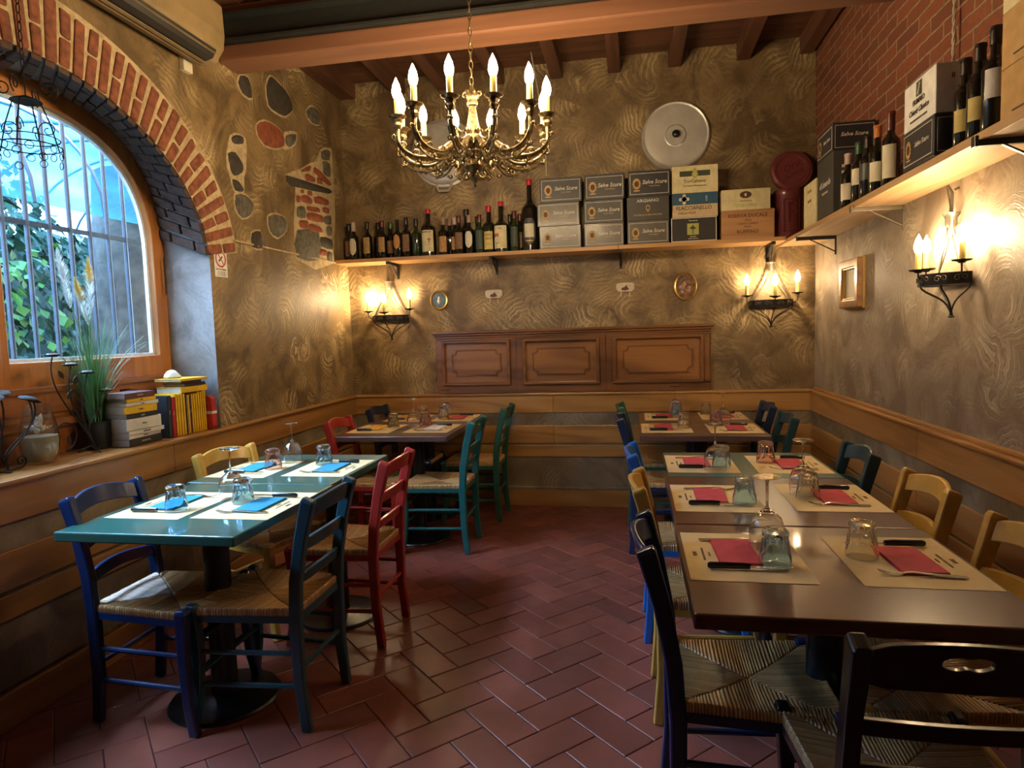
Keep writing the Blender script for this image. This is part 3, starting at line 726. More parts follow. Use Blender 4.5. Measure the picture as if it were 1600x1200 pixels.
chair(-1.80,2.95,D(-14),'yellow_paint','pale yellow chair below the window, at the second green table')
chair(-1.375,2.235,PI,'teal_paint','dark teal ladder-back chair on the aisle side of the front green table')
chair(-1.345,2.87,PI,'red_paint','red ladder-back chair on the aisle side, behind the dark teal one')
chair(-1.70,4.14,0,'red_paint','red chair by the left wall, at the dark table in the back left')
chair(-1.70,4.84,0,'navy_paint','navy chair in the back left corner of the room, mostly hidden by the dark table')
chair(-1.26,4.12,PI,'green_paint','teal green chair with cut-out top rail, aisle side of the back left table','B')
chair(-1.19,4.82,PI,'dark_green_paint','dark green chair with cut-out top rail, farthest along the left aisle','B')
chair(.295,1.815,0,'blue_paint','deep blue chair in the right foreground, aisle side of the nearest brown table')
chair(.285,2.44,0,'yellow_paint','cream yellow chair on the aisle side of the second brown table')
chair(.262,3.05,0,'bright_blue_paint','bright blue chair on the aisle side of the dark green table')
chair(.19,4.22,0,'navy_paint','navy chair on the aisle side of the dark table standing alone behind the green one')
chair(.18,4.82,0,'dark_green_paint','green chair on the aisle side close to the back wall, farthest of the right block')
chair(.705,3.07,PI,'petrol_paint','dark petrol chair by the right wall, at the dark green table')
chair(.735,2.46,PI,'yellow_paint','mustard yellow chair by the right wall, at the second brown table')
chair(.735,1.865,PI,'yellow_paint','yellow chair by the right wall in the foreground, cut by the edge of the photo')
chair(.548,1.462,PI/2,'black_paint','black chair seen from behind in the right foreground, with a cut-out in its top rail','B')
chair(.66,4.22,PI,'petrol_paint','dark petrol chair near the right wall, at the front half of the back right tables')
chair(.66,4.82,PI,'navy_paint','navy chair in the back right corner of the room')
# ================================================================== PLACE SETTINGS
def tumbler_mesh():
    m=MB(); seg=80
    def fl(a,z): return (.035*abs(cos(4.5*a))-.01) if .012<z<.060 else 0
    # inverted: thick foot on top, rim on the table
    out=[(.0415,0),(.0418,.010),(.0410,.024),(.0395,.034),(.0385,.040),(.037,.052),(.0345,.070),(.0325,.078),(.0345,.083),(.0335,.093),(.028,.099),(.0001,.099)]
    inn=[(.0001,.084),(.024,.083),(.0285,.072),(.0335,.050),(.0365,.030),(.0392,.010),(.0398,.0)]
    def wob(a,z): return -.12*abs(sin(5*a))**2 if .036<z<.079 and True else (.02*cos(20*a) if .079<z<.095 else 0)
    m.lathe(out+inn+[out[0]],seg,wob=wob,cap=False); m2=m.mesh('tumbler',True,True); return m2
TUM=tumbler_mesh()
STEM=MB().lathe(cap=False,prof=[(.0001,.106),(.018,.1045),(.036,.0885),(.0452,.067),(.0478,.045),(.0468,.02),(.0452,0),(.0465,0),(.0482,.02),(.0494,.045),(.0470,.068),(.038,.0905),(.020,.1065),(.007,.114),(.0040,.124),(.0036,.155),(.0038,.187),(.006,.197),(.015,.2025),(.037,.2055),(.038,.207),(.037,.2085),(.0001,.2085)],seg=40)
STEM=STEM.mesh('wine_glass',True)
NAP=MB()
for k in range(5): NAP.bb(-.056+.0005*k,.056-.0004*k,-.103+.0006*k,.103-.0005*k,.0006+.0016*k,.0019+.0016*k)
NAP=NAP.mesh('napkin')
KH=MB().tube([(-.105,0,.0095),(-.098,0,.010),(-.06,0,.0105),(-.02,0,.0105),(.004,0,.0095)],[.006,.0095,.0088,.0092,.008],10,flat=.75).mesh('handle',True)
KB=MB().prism([(0,-.007),(.075,-.009),(.10,-.005),(.113,.004),(.10,.007),(0,.007)],.0014,z0=.008).mesh('blade')
def fork_mesh():
    m=MB().rect([(-.11,0,.0035),(-.05,0,.006),(.01,0,.0105),(.03,0,.009),(.042,0,.004)],[.0025]*5,[.015,.012,.006,.006,.016],ref=(0,0,1))
    for k in range(4):
        y=-.009+.006*k; m.rect([(.040,y*.7,.0042),(.052,y,.0025),(.07,y,.0045),(.092,y,.011)],.0018,[.0042,.0036,.003,.002],ref=(0,0,1))
    return m.mesh('fork',True)
FORK=fork_mesh()
MAT=MB()
vs=[]; n=10
for i in range(n+1):
    for j in range(n+1):
        x=-.155+.31*i/n; y=-.2+.4*j/n; vs.append((x,y,.0008+.0009*abs(sin(x*14+y*9))*abs(x/.155)**3))
MAT.add(vs,[(i*(n+1)+j,(i+1)*(n+1)+j,(i+1)*(n+1)+j+1,i*(n+1)+j+1) for i in range(n) for j in range(n)]); MAT=MAT.mesh('placemat',True)
def setting(cx,cy,ang,nap,gl,gx,gy,where,detail=True,nx=-.015):
    """ang 0: guest faces +x"""
    R=RZ(ang)
    def at(u,v,z=.7502): p=R@Vector((u,v,0)); return (cx+p.x,cy+p.y,z)
    t=thing('placemat','brown paper placemat '+where,'placemat',at(0,0),ang,'paper placemats')
    put('paper_sheet',MAT,'paper_mat',t)
    if detail:
        Mx=T(-.128,0,.0022)@RZ(-PI/2)
        lettering(t,'BOVE',.016,Mx,'print_grey',.8)
        lettering(t,'CUCINA TIPICA TOSCANA',.0085,T(-.105,0,.0022)@RZ(-PI/2),'print_grey',1.)
        lettering(t,'OSTERIA',.008,T(-.088,0,.0022)@RZ(-PI/2),'print_grey',1.)
    o=put('napkin',NAP,nap,None,at(nx,.012,.7512)); o.rotation_euler=(0,0,ang+random.uniform(-.03,.03)); tag(o,nap.replace('_paper','').replace('turquoise','turquoise blue')+' paper napkin '+where,'napkin','folded paper napkins')
    k=thing('knife','black-handled knife '+where,'knife',at(-.0,-.115,.7515),ang+random.uniform(-.06,.03),'table knives'); put('handle',KH,'black_plastic',k); put('blade',KB,'steel',k)
    o=put('fork',FORK,'steel',None,at(.005,.12,.7512)); o.rotation_euler=(0,0,ang+random.uniform(-.08,.06)); tag(o,'steel fork '+where,'fork','steel forks')
    o=put('tumbler',TUM,gl,None,(gx,gy,.7526)); o.rotation_euler=(0,0,random.random()); tag(o,{'blue_glass':'pale blue','clear_glass':'clear','pink_glass':'pink','olive_glass':'smoky olive'}[gl]+' upturned ribbed tumbler '+where,'glass','upturned tumblers')
setting(-1.80,2.30,0,'turquoise_paper','blue_glass',-1.735,2.215,'on the window side of the front green table')
setting(-1.455,2.32,PI,'turquoise_paper','blue_glass',-1.535,2.345,'on the aisle side of the front green table')
setting(-1.865,2.98,0,'turquoise_paper','pink_glass',-1.776,2.985,'on the window side of the second left table')
setting(-1.49,3.02,PI,'turquoise_paper','blue_glass',-1.56,3.10,'on the aisle side of the second left table')
setting(.293,1.89,0,'crimson_paper','blue_glass',.368,1.817,'on the aisle side of the nearest brown table')
setting(.705,1.89,PI,'crimson_paper','clear_glass',.612,1.91,'on the wall side of the nearest brown table')
setting(.297,2.535,0,'crimson_paper','blue_glass',.39,2.447,'on the aisle side of the second brown table')
setting(.705,2.565,PI,'crimson_paper','clear_glass',.626,2.53,'on the wall side of the second brown table')
setting(.305,3.17,0,'crimson_paper','blue_glass',.393,3.095,'on the aisle side of the dark green table')
setting(.69,3.17,PI,'crimson_paper','pink_glass',.605,3.20,'on the wall side of the dark green table')
setting(.205,4.30,0,'crimson_paper','clear_glass',.318,4.30,'at the aisle, front half of the back right tables')
setting(.615,4.28,PI,'crimson_paper','pink_glass',.525,4.40,'wall side, front half of the back right tables')
setting(.235,4.86,0,'crimson_paper','blue_glass',.308,4.86,'at the aisle, rear half of the back right tables')
setting(.625,4.88,PI,'crimson_paper','olive_glass',.523,4.951,'wall side, rear half of the back right tables')
setting(-1.76,4.32,0,'yellow_paper','olive_glass',-1.66,4.37,'wall side, front half of the back left tables')
setting(-1.36,4.33,PI,'white_paper','pink_glass',-1.44,4.42,'at the aisle, front half of the back left tables')
setting(-1.72,4.88,0,'yellow_paper','olive_glass',-1.60,4.85,'wall side, rear half of the back left tables')
setting(-1.34,4.88,PI,'crimson_paper','clear_glass',-1.42,4.80,'at the aisle, rear half of the back left tables')
for x,y,w in ((-1.62,2.40,'between the two blue tumblers on the front green table'),(-1.76,3.15,'behind the pink tumbler on the second green table'),(-1.50,4.34,'on the front of the two dark back left tables'),(-1.44,4.95,'on the rear half of the back left tables'),
    (.375,1.965,'behind the blue tumbler on the nearest brown table'),(.357,3.02,'beside the blue tumbler on the dark green table'),(.625,2.60,'behind the clear tumbler on the second brown table'),(.307,4.99,'at the rear half of the back right tables'),(.573,4.42,'beside the pink tumbler, front half of the back right tables')):
    o=put('wine_glass',STEM,'crystal',None,(x,y,.7522)); tag(o,'upturned stemmed wine glass '+w,'glass','upturned wine glasses')
# ================================================================== CHANDELIER AND WALL LAMPS
BULBM=MB().lathe([(.009,0),(.014,.006),(.0185,.022),(.0185,.034),(.014,.056),(.006,.074),(.0005,.086)],20).mesh('bulb',True)
CANDLE=MB().lathe([(.0125,0),(.013,.01),(.0125,.075),(.011,.079),(.009,.08)],16,wob=lambda a,z:.08*max(0,sin(3*a+z*60)) if z>.03 else 0).mesh('candle_sleeve',True)
PAN=MB().lathe([(.001,0),(.012,.0),(.018,.006),(.036,.010),(.040,.015),(.036,.013),(.014,.010),(.013,.012),(.001,.012)],24,wob=lambda a,z:.05*cos(8*a) if z>.009 else 0).mesh('drip_pan',True)
def leafcurl(m,p,dirv,size,M,tw=1):
    pts=[];rr=[]
    d=Vector(dirv).normalized(); up_=Vector((0,0,1)); side=d.cross(up_)
    if side.length<.1: side=Vector((0,1,0))
    for i in range(11):
        t=i/10; a=t*4.4
        r=size*(1-t*.72)
        pts.append(tuple(Vector(p)+d*(size*.5+ (-cos(a))*r*.5)+up_*(sin(a)*r*.55*tw))); rr.append(size*.13*(1-t*.55)+.0008)
    m.tube(pts,rr,6,M=M)
chx,chy=-.672,2.90
chn=thing('chandelier','large ornate bronze chandelier with twelve lit candle bulbs on a chain','chandelier',(chx,chy,2.10))
arm=MB()
path=bez((.03,0,.09),(.09,0,.20),(.13,0,.06),(.20,0,.055),10)+bez((.20,0,.055),(.29,0,.045),(.35,0,.09),(.33,0,.17),10)[1:]
arm.tube(path,[.013-.0045*abs(i/20-.3) for i in range(21)],8)
path2=[(x,.0,z-.012-.018*sin(i/20*PI)) for i,(x,y,z) in enumerate(path)]
arm.tube([p for p in path2][4:17],.0055,6)
for s in (-1,1):
    arm.tube([(x,s*.011,z+.004) for x,y,z in path][2:18],.0045,6)
for (px,pz,dx,dz,sz,tw) in ((.075,.15,1,.2,.04,1),(.12,.06,-1,0,.045,-1),(.16,.065,1,.1,.04,1),(.20,.065,-1,.2,.035,1),(.23,.04,1,-.1,.04,-1),(.27,.07,-1,.2,.035,1),(.31,.07,1,0,.035,-1),(.325,.10,-1,.1,.035,1),(.335,.13,1,.1,.03,1),(.17,.02,-1,-.2,.03,-1)):
    leafcurl(arm,(px,0,pz),(dx,0,dz),sz,None,tw)
    leafcurl(arm,(px,.004,pz),(dx*.8,.7,dz),sz*.7,None,tw); leafcurl(arm,(px,-.004,pz),(dx*.8,-.7,dz),sz*.7,None,tw)
arm.lathe([(.001,0),(.013,.004),(.020,.018),(.016,.030),(.022,.040),(.018,.044),(.001,.046)],14,(.33,0,.165),wob=lambda a,z:.12*cos(6*a))
armm=arm.mesh('arm',True)
cupm=MB().lathe([(.012,0),(.022,.008),(.036,.014),(.038,.018),(.032,.017),(.016,.012),(.001,.012)],24,wob=lambda a,z:.04*cos(10*a)).mesh('cup',True)
for k in range(12):
    a=2*PI*k/12+rad(28)
    am=put('arm',armm,'bronze',chn); am.rotation_euler=(0,0,a)
    c=put('drip_cup',cupm,'bronze',am,(.33,0,.205))
    put('candle_sleeve',CANDLE,'wax',am,(.33,0,.217)); put('candle_bulb',BULBM,'bulb_lit',am,(.33,0,.295))
cc=MB().lathe([(.001,-.06),(.008,-.055),(.004,-.045),(.014,-.035),(.024,-.018),(.014,-.004),(.032,.01),(.042,.03),(.034,.05),(.022,.06),(.030,.075),(.046,.09),(.044,.115),(.034,.16),(.024,.215),(.017,.26),(.014,.285),(.022,.29),(.024,.30),(.020,.31),(.024,.33),(.030,.335),(.014,.35),(.008,.37),(.001,.385)],28,wob=lambda a,z:.07*cos(9*a+z*40))
for k in range(6):
    M=RZ(k*PI/3); leafcurl(cc,(.015,0,.33),(1,0,.2),.035,M,1); leafcurl(cc,(.03,0,.07),(1,0,-.2),.05,M,-1); leafcurl(cc,(.015,0,.0),(1,0,-.2),.045,M,-1); leafcurl(cc,(.03,0,.13),(1,0,.2),.03,M,1)
put('central_column',cc.mesh('c',True),'bronze',chn)
chm=MB()
for k in range(27):
    z=.395+.0345*k; R=RZ(PI/2*(k%2)+.5)
    chm.tube([(.008*cos(a),0,z+.020*sin(a)) for a in [2*PI*q/10 for q in range(10)]],.0024,6,True,M=R)
put('hanging_chain',chm.mesh('c',True),'bronze',chn)
def sconce(loc,rz,label,lit):
    """local: wall at y=0, room towards -y; origin at band height"""
    t=thing('wall_lamp',label,'wall lamp',loc,rz,None)
    R=.150; n=20
    arc=[(R*cos(PI+PI*i/n),R*1.0*sin(PI+PI*i/n)*.95-.01,0) for i in range(n+1)]
    m=MB().rect(arc,.052,.004,ref=(0,0,1))
    m.bb(-R,R,-.012,-.006,-.026,.026)
    put('band',m.mesh('b'),'black_iron',t)
    s=MB()
    for i in range(6):
        a=PI+PI*(i+.5)/6; c=(R*1.02*cos(a),R*.97*sin(a)-.012,0); X=Vector((-sin(a),cos(a),0)); M=basis(X,Vector((-cos(a),-sin(a),0)),(0,0,1),c)
        s.tube([M@Vector(p) for p in spiral((-.012,0,0),.016,.003,0,1.3,14)],.0018,5); s.tube([M@Vector(p) for p in spiral((.014,0,.002),.014,.003,PI,-1.2,14)],.0018,5)
    put('scroll_work',s.mesh('s',True),'pewter_iron',t)
    st=MB()
    for a in (PI,PI*1.25,PI*1.5,PI*1.75,2*PI):
        x,y=R*cos(a),R*.95*sin(a)-.01
        st.tube(bez((x,y,-.026),(x*.85,y*.9,-.07),(x*.12,-.03,-.07),(0,-.022,-.165),10),.0036,6)
    st.ell((0,-.022,-.168),(.014,.014,.006)); st.ell((0,-.022,-.158),(.008,.008,.012))
    put('lower_straps',st.mesh('s',True),'black_iron',t)
    us=MB()
    for x in (-R*.93,R*.93):
        us.rect(bez((x,-.02,.02),(x*.72,-.03,.09),(x*.30,-.035,.17),(x*.16,-.03,.26),12),.012,.004,ref=(1,0,0))
        us.tube(bez((x*.95,-.03,.02),(x*.55,-.03,.07),(x*.2,-.03,.15),(x*.10,-.03,.20),10),.003,6)
    put('arms_to_crown',us.mesh('s',True),'pewter_iron',t)
    cr=MB().lathe([(.022,.235),(.026,.25),(.024,.275),(.034,.298),(.030,.298),(.02,.275)],18,(0,-.03,0),wob=lambda a,z:.12*cos(9*a) if z>.29 else 0)
    cr.tube([(0,-.03,.24),(.004,-.03,.33),(.016,-.035,.385),(.006,-.05,.42)],.006,6); cr.tube([(-.012,-.03,.24),(-.010,-.03,.33),(-.002,-.05,.42)],.004,6)
    cr.tube([(0,-.02,.40),(0,0,.41)],.005,6)
    put('crown_and_hook',cr.mesh('s',True),'pewter_iron',t)
    for (x,y,f,h) in ((-.175,-.06,lit[0],.05),(0,-R*.95-.02,lit[1],.035),(.175,-.06,lit[2],.06)):
        m=MB().tube([(x*.86,y*.9,.0),(x,y,.02),(x,y,h)],.004,6); put('candle_arm',m.mesh('a',True),'black_iron',t)
        put('drip_pan',PAN,'black_iron',t,(x,y,h)); put('candle_sleeve',CANDLE,'wax',t,(x,y,h+.011)); put('candle_bulb',BULBM,'bulb_lit' if f else 'bulb_dim',t,(x,y,h+.089))
    return t
sconce((-1.93,YB-.005,1.535),0,'wrought iron wall lamp in the back left corner, under the bottle shelf',(1,1,0))
sconce((1.008,YB-.005,1.545),0,'wrought iron wall lamp on the back wall, right of the wooden panel',(0,1,0))
sc3=sconce((XR-.005,3.0,1.555),-PI/2,'wrought iron wall lamp on the right wall, beyond the framed picture',(1,1,1))
sc3.scale=(.9,.9,.9)
# small hanging iron lantern at the window
ln=thing('hanging_lantern','small black wrought iron hanging lantern with wire rings, in front of the arched window','lantern',(-2.1,2.065,2.065)); ln.scale=(1.2,1.2,1.2)
b=MB()
for k in range(4):
    M=RZ(k*PI/2+.4)
    b.tube([tuple(M@Vector(p)) for p in [(.035,0,.17),(.06,0,.10),(.078,0,.02)]],.0022,6)
    b.tube([tuple(M@Vector(p)) for p in spiral((.060,0,.20),.030,.004,-.4*PI,1.4,18)],.002,6)
    b.tube([tuple(M@Vector(p)) for p in spiral((.052,.0,.085),.026,.004,PI,-1.3,18)],.0016,6)
b.tube([(.082*cos(2*PI*i/24),.082*sin(2*PI*i/24),.035) for i in range(24)],.002,6,True); b.tube([(.078*cos(2*PI*i/24),.078*sin(2*PI*i/24),.058) for i in range(24)],.0016,6,True)
b.lathe([(.001,.185),(.04,.168),(.042,.165),(.001,.175)],16)
put('cage',b.mesh('c',True),'black_iron',ln)
b=MB()
for k in range(16):
    a=2*PI*k/16; z=.022-.016*(k%2)-.012*(k%4==3)
    b.tube([(.082*cos(a)-sin(a)*.011*cos(q),.082*sin(a)+cos(a)*.011*cos(q),z+.011*sin(q)) for q in [2*PI*j/10 for j in range(10)]],.0014,5,True)
put('wire_rings',b.mesh('r',True),'black_iron',ln)
b=MB().tube([(0,0,.18),(0,0,.26)],.002,6)
for k in range(45): b.tube([(.006*cos(a),0,.275+.026*k+.015*sin(a)) for a in [2*PI*q/8 for q in range(8)]],.0016,5,True,M=RZ(PI/2*(k%2)))
put('hanging_chain',b.mesh('c',True),'black_iron',ln)
# ================================================================== SHELVES
BSZ=2.0
sh=thing('wall_shelf','long pine plank shelf high on the back wall, carrying bottles and wine boxes','shelf',(XL,YB,BSZ))
put('plank',MB().bb(.0,2.2,-.25,0,-.028,0).mesh('p'),'pine_shelf_x',sh,bev=.002); put('plank',MB().bb(2.203,XR-XL-.25,-.25,0,-.028,0).mesh('p'),'pine_shelf_x',sh,bev=.002)
RSZ=1.986
rs=thing('wall_shelf','pine plank shelf high on the right wall, seen from below','shelf',(XR,0,RSZ))
def rfront(y): return 1.07+(4.9-y)*.012
pl=MB().prism([(0,YF+2.5),(0,YB),(1.07-XR,YB),(1.07-XR,4.9),(rfront(YF+2.5)-XR,YF+2.5)],.03,z0=-.03); put('plank',pl.mesh('p'),'pine_shelf_y',rs,bev=.002)
def bracket(p,d,label,mat,L=.21,cat='bracket',H=.10):
    t=thing('shelf_bracket',label,cat,p,d)
    put('arm',MB().bb(-.010,.010,-L,0,-.020,0).bb(-.013,.013,-L-.004,-L+.008,-.022,.012).mesh('a'),mat,t,bev=.002)
    put('brace',MB().rect([(0,-L*.66,-.018),(0,-.004,-H)],.012,.006,ref=(1,0,0)).mesh('b'),mat,t)
    put('wall_plate',MB().bb(-.010,.010,-.006,0,-H-.02,0).mesh('w'),mat,t)
for x,w in ((-1.86,'above the left wall lamp'),(-1.04,'above the first ceramic plate'),(-.075,'below the boxed wine, middle of the back shelf'),(.985,'above the right wall lamp of the back wall')):
    bracket((x,YB,BSZ-.028),0,'iron bracket holding the back shelf '+w,'black_iron',.235)
for y,w,mt in ((4.66,'nearest the back corner','black_iron'),(3.57,'above the framed picture','pewter_iron'),(2.37,'at the edge of the photo','black_paint')):
    bracket((XR,y,RSZ-.03),-PI/2,'iron bracket under the right wall shelf, '+w,mt,.24-.0*(y<3))
# ================================================================== BOTTLES
def bprof(r,h,neck=.0145,sh=.60):
    hs=h*sh; hn=h*(sh+.14)
    P=[(r*.9,0),(r,.006),(r,hs)]
    for i in range(1,7):
        t=i/6; P.append((neck+(r-neck)*(.5+.5*cos(PI*t))**1.1,hs+(hn-hs)*t))
    P+=[(neck,h*.93),(neck*1.12,h*.932),(neck*1.12,h*.955),(neck,h*.957),(neck,h-.002),(neck*.8,h)]
    return P
def curved(r,w,z0,z1,kind='rect',n=14,face=-PI/2):
    m=MB(); vs=[];fs=[]; k=8
    half=w/2/r
    for j in range(k+1):
        tz=j/k; z=z0+(z1-z0)*tz; c=1.
        if kind=='oval': c=math.sqrt(max(0,1-(2*tz-1)**2))*.98+.02
        if kind=='shield': c=1. if tz>.45 else math.sqrt(max(0.02,1-((.45-tz)/.45)**2)); 
        if kind=='shield' and tz>.8: c=1-.5*(tz-.8)/.2
        for i in range(n+1):
            a=face-half*c+2*half*c*i/n; vs.append(((r+.0009)*cos(a),(r+.0009)*sin(a),z))
    for j in range(k):
        for i in range(n): q=j*(n+1)+i; fs.append((q,q+1,q+n+2,q+n+1))
    return m.add(vs,fs)
def bottle(x,y,z,lab,r=.0375,h=.30,glass='bottle_glass',cap='cap_dark',capl=.055,label=('tan_label','rect',.058,.055,.15),sh=.60,face=-PI/2,txt=None,group='old wine bottles on the back shelf'):
    k=('b',r,h,sh)
    if k not in CACHE: CACHE[k]=MB().lathe(bprof(r,h,sh=sh,neck=.0145*(1 if h<.34 else 1.25)),24).mesh('glass_body',True)
    t=thing('wine_bottle',lab,'bottle',(x,y,z),0,group)
    put('glass_body',CACHE[k],glass,t)
    if cap:
        nr=.0145*(1 if h<.34 else 1.25)*1.18; k2=('c',h,capl)
        if k2 not in CACHE: CACHE[k2]=MB().lathe([(nr,h-capl),(nr,h-.012),(nr*1.12,h-.01),(nr*1.05,h+.001),(nr*.6,h+.003),(.0005,h+.003)],20).mesh('capsule',True)
        put('capsule',CACHE[k2],cap,t)
    if label:
        mt,kd,w,z0,z1=label; k3=('l',)+label[1:]+(r,face)
        if k3 not in CACHE: CACHE[k3]=curved(r,w,z0,z1,kd,face=face).mesh('paper_label',True)
        put('paper_label',CACHE[k3],mt,t)
    if txt:
        M=RZ(face+PI/2)@FACE('-y',(0,-r-.0016,0))
        for s,size,dx,dz,mt in txt: lettering(t,s,size,M@T(dx,dz,0),mt)
    return t
LB=lambda s:s
rows=[(-2.226,5.06,'old bottle with tan label, first from the left behind the others',dict(label=('brown_label','rect',.05,.04,.16))),
(-2.165,5.01,'dark bottle with cream shield label, leftmost at the shelf front',dict(cap='cap_pink',capl=.07,label=('cream_label','shield',.058,.04,.17))),
(-2.055,5.02,'bottle with plain tan square label, third from the left end',dict(label=('tan_label','rect',.06,.05,.175))),
(-1.99,5.09,'dark unlabelled bottle behind the white-banded one',dict(label=None)),
(-1.93,5.02,'bottle with a white neck band and tan label',dict(cap='cap_maroon',capl=.05,label=('tan_label','rect',.058,.055,.17))),
(-1.885,5.09,'half hidden bottle with greenish cap behind the round-labelled one',dict(cap='cap_green',label=('brown_label','rect',.05,.05,.15))),
(-1.80,5.01,'bottle with oval orange label and bare neck',dict(cap=None,label=('orange_label','oval',.058,.07,.185))),
(-1.755,5.10,'dark bottle pressed against the wall behind the oval label',dict(label=None)),
(-1.73,5.02,'bottle with dirty brown label left of the empty dark one',dict(h=.315,label=('brown_label','rect',.06,.05,.18))),
(-1.652,5.03,'dark bottle without label, just left of the red-capped magnum',dict(label=None,glass='green_glass')),
(-1.43,5.02,'bottle with wide tan label right of the red-capped magnum',dict(cap='cap_tan',capl=.06,label=('orange_label','rect',.066,.03,.15))),
(-1.40,5.10,'bottle showing only its neck behind the wide tan label',dict(cap='cap_tan',label=None)),
(-1.352,5.08,'bottle with narrow tan label, partly hidden',dict(cap='cap_pink',label=('orange_label','rect',.05,.05,.15))),
(-1.30,5.01,'bottle with purplish brown label and maroon cap',dict(cap='cap_maroon',label=('brown_label','rect',.064,.045,.17))),
(-1.262,5.10,'tall slim black bottle standing at the back',dict(h=.36,label=None)),
(-1.222,5.02,'bottle with cream shield label in the middle of the shelf',dict(cap='cap_tan',label=('cream_label','shield',.06,.05,.175))),
(-1.175,5.10,'dark bottle neck between shield label and green bottle',dict(label=None)),
(-1.14,5.02,'green glass bottle with dark label',dict(glass='green_glass',cap='cap_maroon',label=('green_label','rect',.06,.035,.18))),
(-.915,5.10,'dark bottle behind the magnum with red writing',dict(label=None)),
(-.868,5.02,'green bottle with dark label between magnum and giant bottle',dict(glass='green_glass',cap='cap_maroon',h=.31,label=('green_label','rect',.06,.04,.19))),
(-.838,5.105,'bottle half hidden behind the giant bottle, farther left',dict(cap='cap_maroon',label=('brown_label','rect',.06,.04,.16))),
]
for x,y,l,k in rows: bottle(x,y,BSZ,l,**k)
bottle(-1.545,5.01,BSZ,'black magnum with white label and dancing figure, red wax cap',r=.056,h=.365,cap='cap_red',capl=.035,sh=.60,label=('cream','rect',.105,.035,.20),txt=[('Lo Zoccolaio'[:2]+' MAGIA',.017,0,.185,'brown_print'),('~',.06,.018,.13,'red_print'),('I',.05,.018,.12,'dark_print'),('Toscana',.008,.016,.09,'dark_print'),('750',.007,.016,.06,'dark_print')])
bottle(-1.065,5.02,BSZ,'red-capped bottle with yellow label, left of the magnum with red writing',r=.048,h=.36,cap='cap_red',capl=.045,sh=.58,label=('yellow_label','rect',.072,.03,.165),txt=[('CHIANTI',.014,0,.14,'brown_print'),('Classico',.014,0,.11,'dark_print'),('Riserva',.010,0,.07,'dark_print')])
bottle(-.968,5.01,BSZ,'red-capped magnum with large white label and red writing',r=.060,h=.385,cap='cap_red',capl=.035,sh=.52,label=('cream','rect',.105,.03,.20),txt=[('Chianti',.011,0,.178,'dark_print'),('if6',.035,-.025,.13,'red_print'),('Toscana',.011,-.02,.07,'dark_print')])
bottle(-.745,5.01,BSZ,'giant black bottle with pale picture label and red top, beside the wine boxes',r=.064,h=.535,cap='cap_red',capl=.045,sh=.58,label=('box_grey','shield',.105,.04,.24),txt=None)
o=bpy.data.objects[[o.name for o in bpy.data.objects if o.get('label','').startswith('giant black')][0]]
put('picture_label',curved(.0645,.074,.10,.20).mesh('l',True),'cream_label',o)
put('neck_band',curved(.0645,.06,.07,.078).mesh('l',True),'yellow_label',o)
g2='wine bottles on the right wall shelf'
FR=-PI/2-.55
for x,y,l,k in ((1.13,3.80,'small bottle with cream label and pink cap, first beside the black carton',dict(h=.285,cap='cap_pink',label=('cream_label','rect',.06,.045,.13))),
 (1.135,3.645,'bottle with green cap and torn cream label',dict(cap='cap_green',label=('cream_label','rect',.06,.09,.17))),
 (1.20,3.70,'dark bottle behind the green-capped one',dict(label=('green_label','rect',.05,.08,.16))),
 (1.14,3.535,'dark bottle with black label beside the green-capped one',dict(cap='cap_dark',label=('box_grey','rect',.06,.09,.17))),
 (1.15,3.435,'bottle with bright orange cap',dict(h=.32,cap='cap_orange',label=('cream_label','rect',.058,.06,.15))),
 (1.17,3.33,'bottle with pale banded cap behind the maroon-capped one',dict(cap='cap_pink',label=('cream_label','rect',.058,.05,.14))),
 (1.14,3.245,'tall bottle with maroon cap and long cream label',dict(h=.325,cap='cap_maroon',capl=.08,label=('cream_label','rect',.06,.035,.18))),
 (1.17,3.05,'green bottle with cream label squeezed against the navy carton',dict(cap=None,glass='green_glass',label=('cream_label','rect',.06,.06,.17))),
 (1.15,2.60,'dark bottle with yellow-cream label, right of the white carton',dict(cap='cap_dark',label=('yellow_label','rect',.064,.05,.125))),
 (1.15,2.505,'dark bottle with yellow-cream label, second right of the white carton',dict(h=.31,cap='cap_dark',label=('yellow_label','rect',.064,.06,.135))),
 (1.15,2.41,'tall black bottle with white label beside the cardboard cartons',dict(h=.325,cap='cap_dark',label=('white_paper','rect',.05,.10,.19))),
 (1.21,2.63,'dark bottle half hidden behind the yellow-cream labels',dict(label=None))):
    bottle(x,y,RSZ,l,face=FR,group=g2,**k)
# ================================================================== WINE BOXES
def wbox(name,label,cat,x0,x1,y0,y1,z0,z1,mat,group=None,rz=0):
    cx,cy=(x0+x1)/2,(y0+y1)/2
    t=thing(name,label,cat,(cx,cy,z0),rz,group)
    put('carton',MB().bb(x0-cx,x1-cx,y0-cy,y1-cy,0,z1-z0).mesh('c'),mat,t,bev=.003); return t
def crest(parent,M,s,mat='gold_print'):
    m=MB().prism([(.55*s*x,.75*s*y) for x,y in oval(1,1,20)],.0008,M)
    for i in range(12):
        a=2*PI*i/12; m.prism([(x*.11*s+.52*s*cos(a),y*.11*s+.72*s*sin(a)) for x,y in oval(1,1,8)],.0008,M)
    m.prism([(-.35*s,-1.05*s),(.35*s,-1.05*s),(.5*s,-.90*s),(-.5*s,-.90*s)],.0008,M)
    put('emblem',m.mesh('e'),mat,parent)
    m=MB().prism([(.33*s*x,.45*s*y) for x,y in oval(1,1,16)],.0012,M); put('emblem_centre',m.mesh('e'),'brown_print' if mat=='gold_print' else 'dark_print',parent)
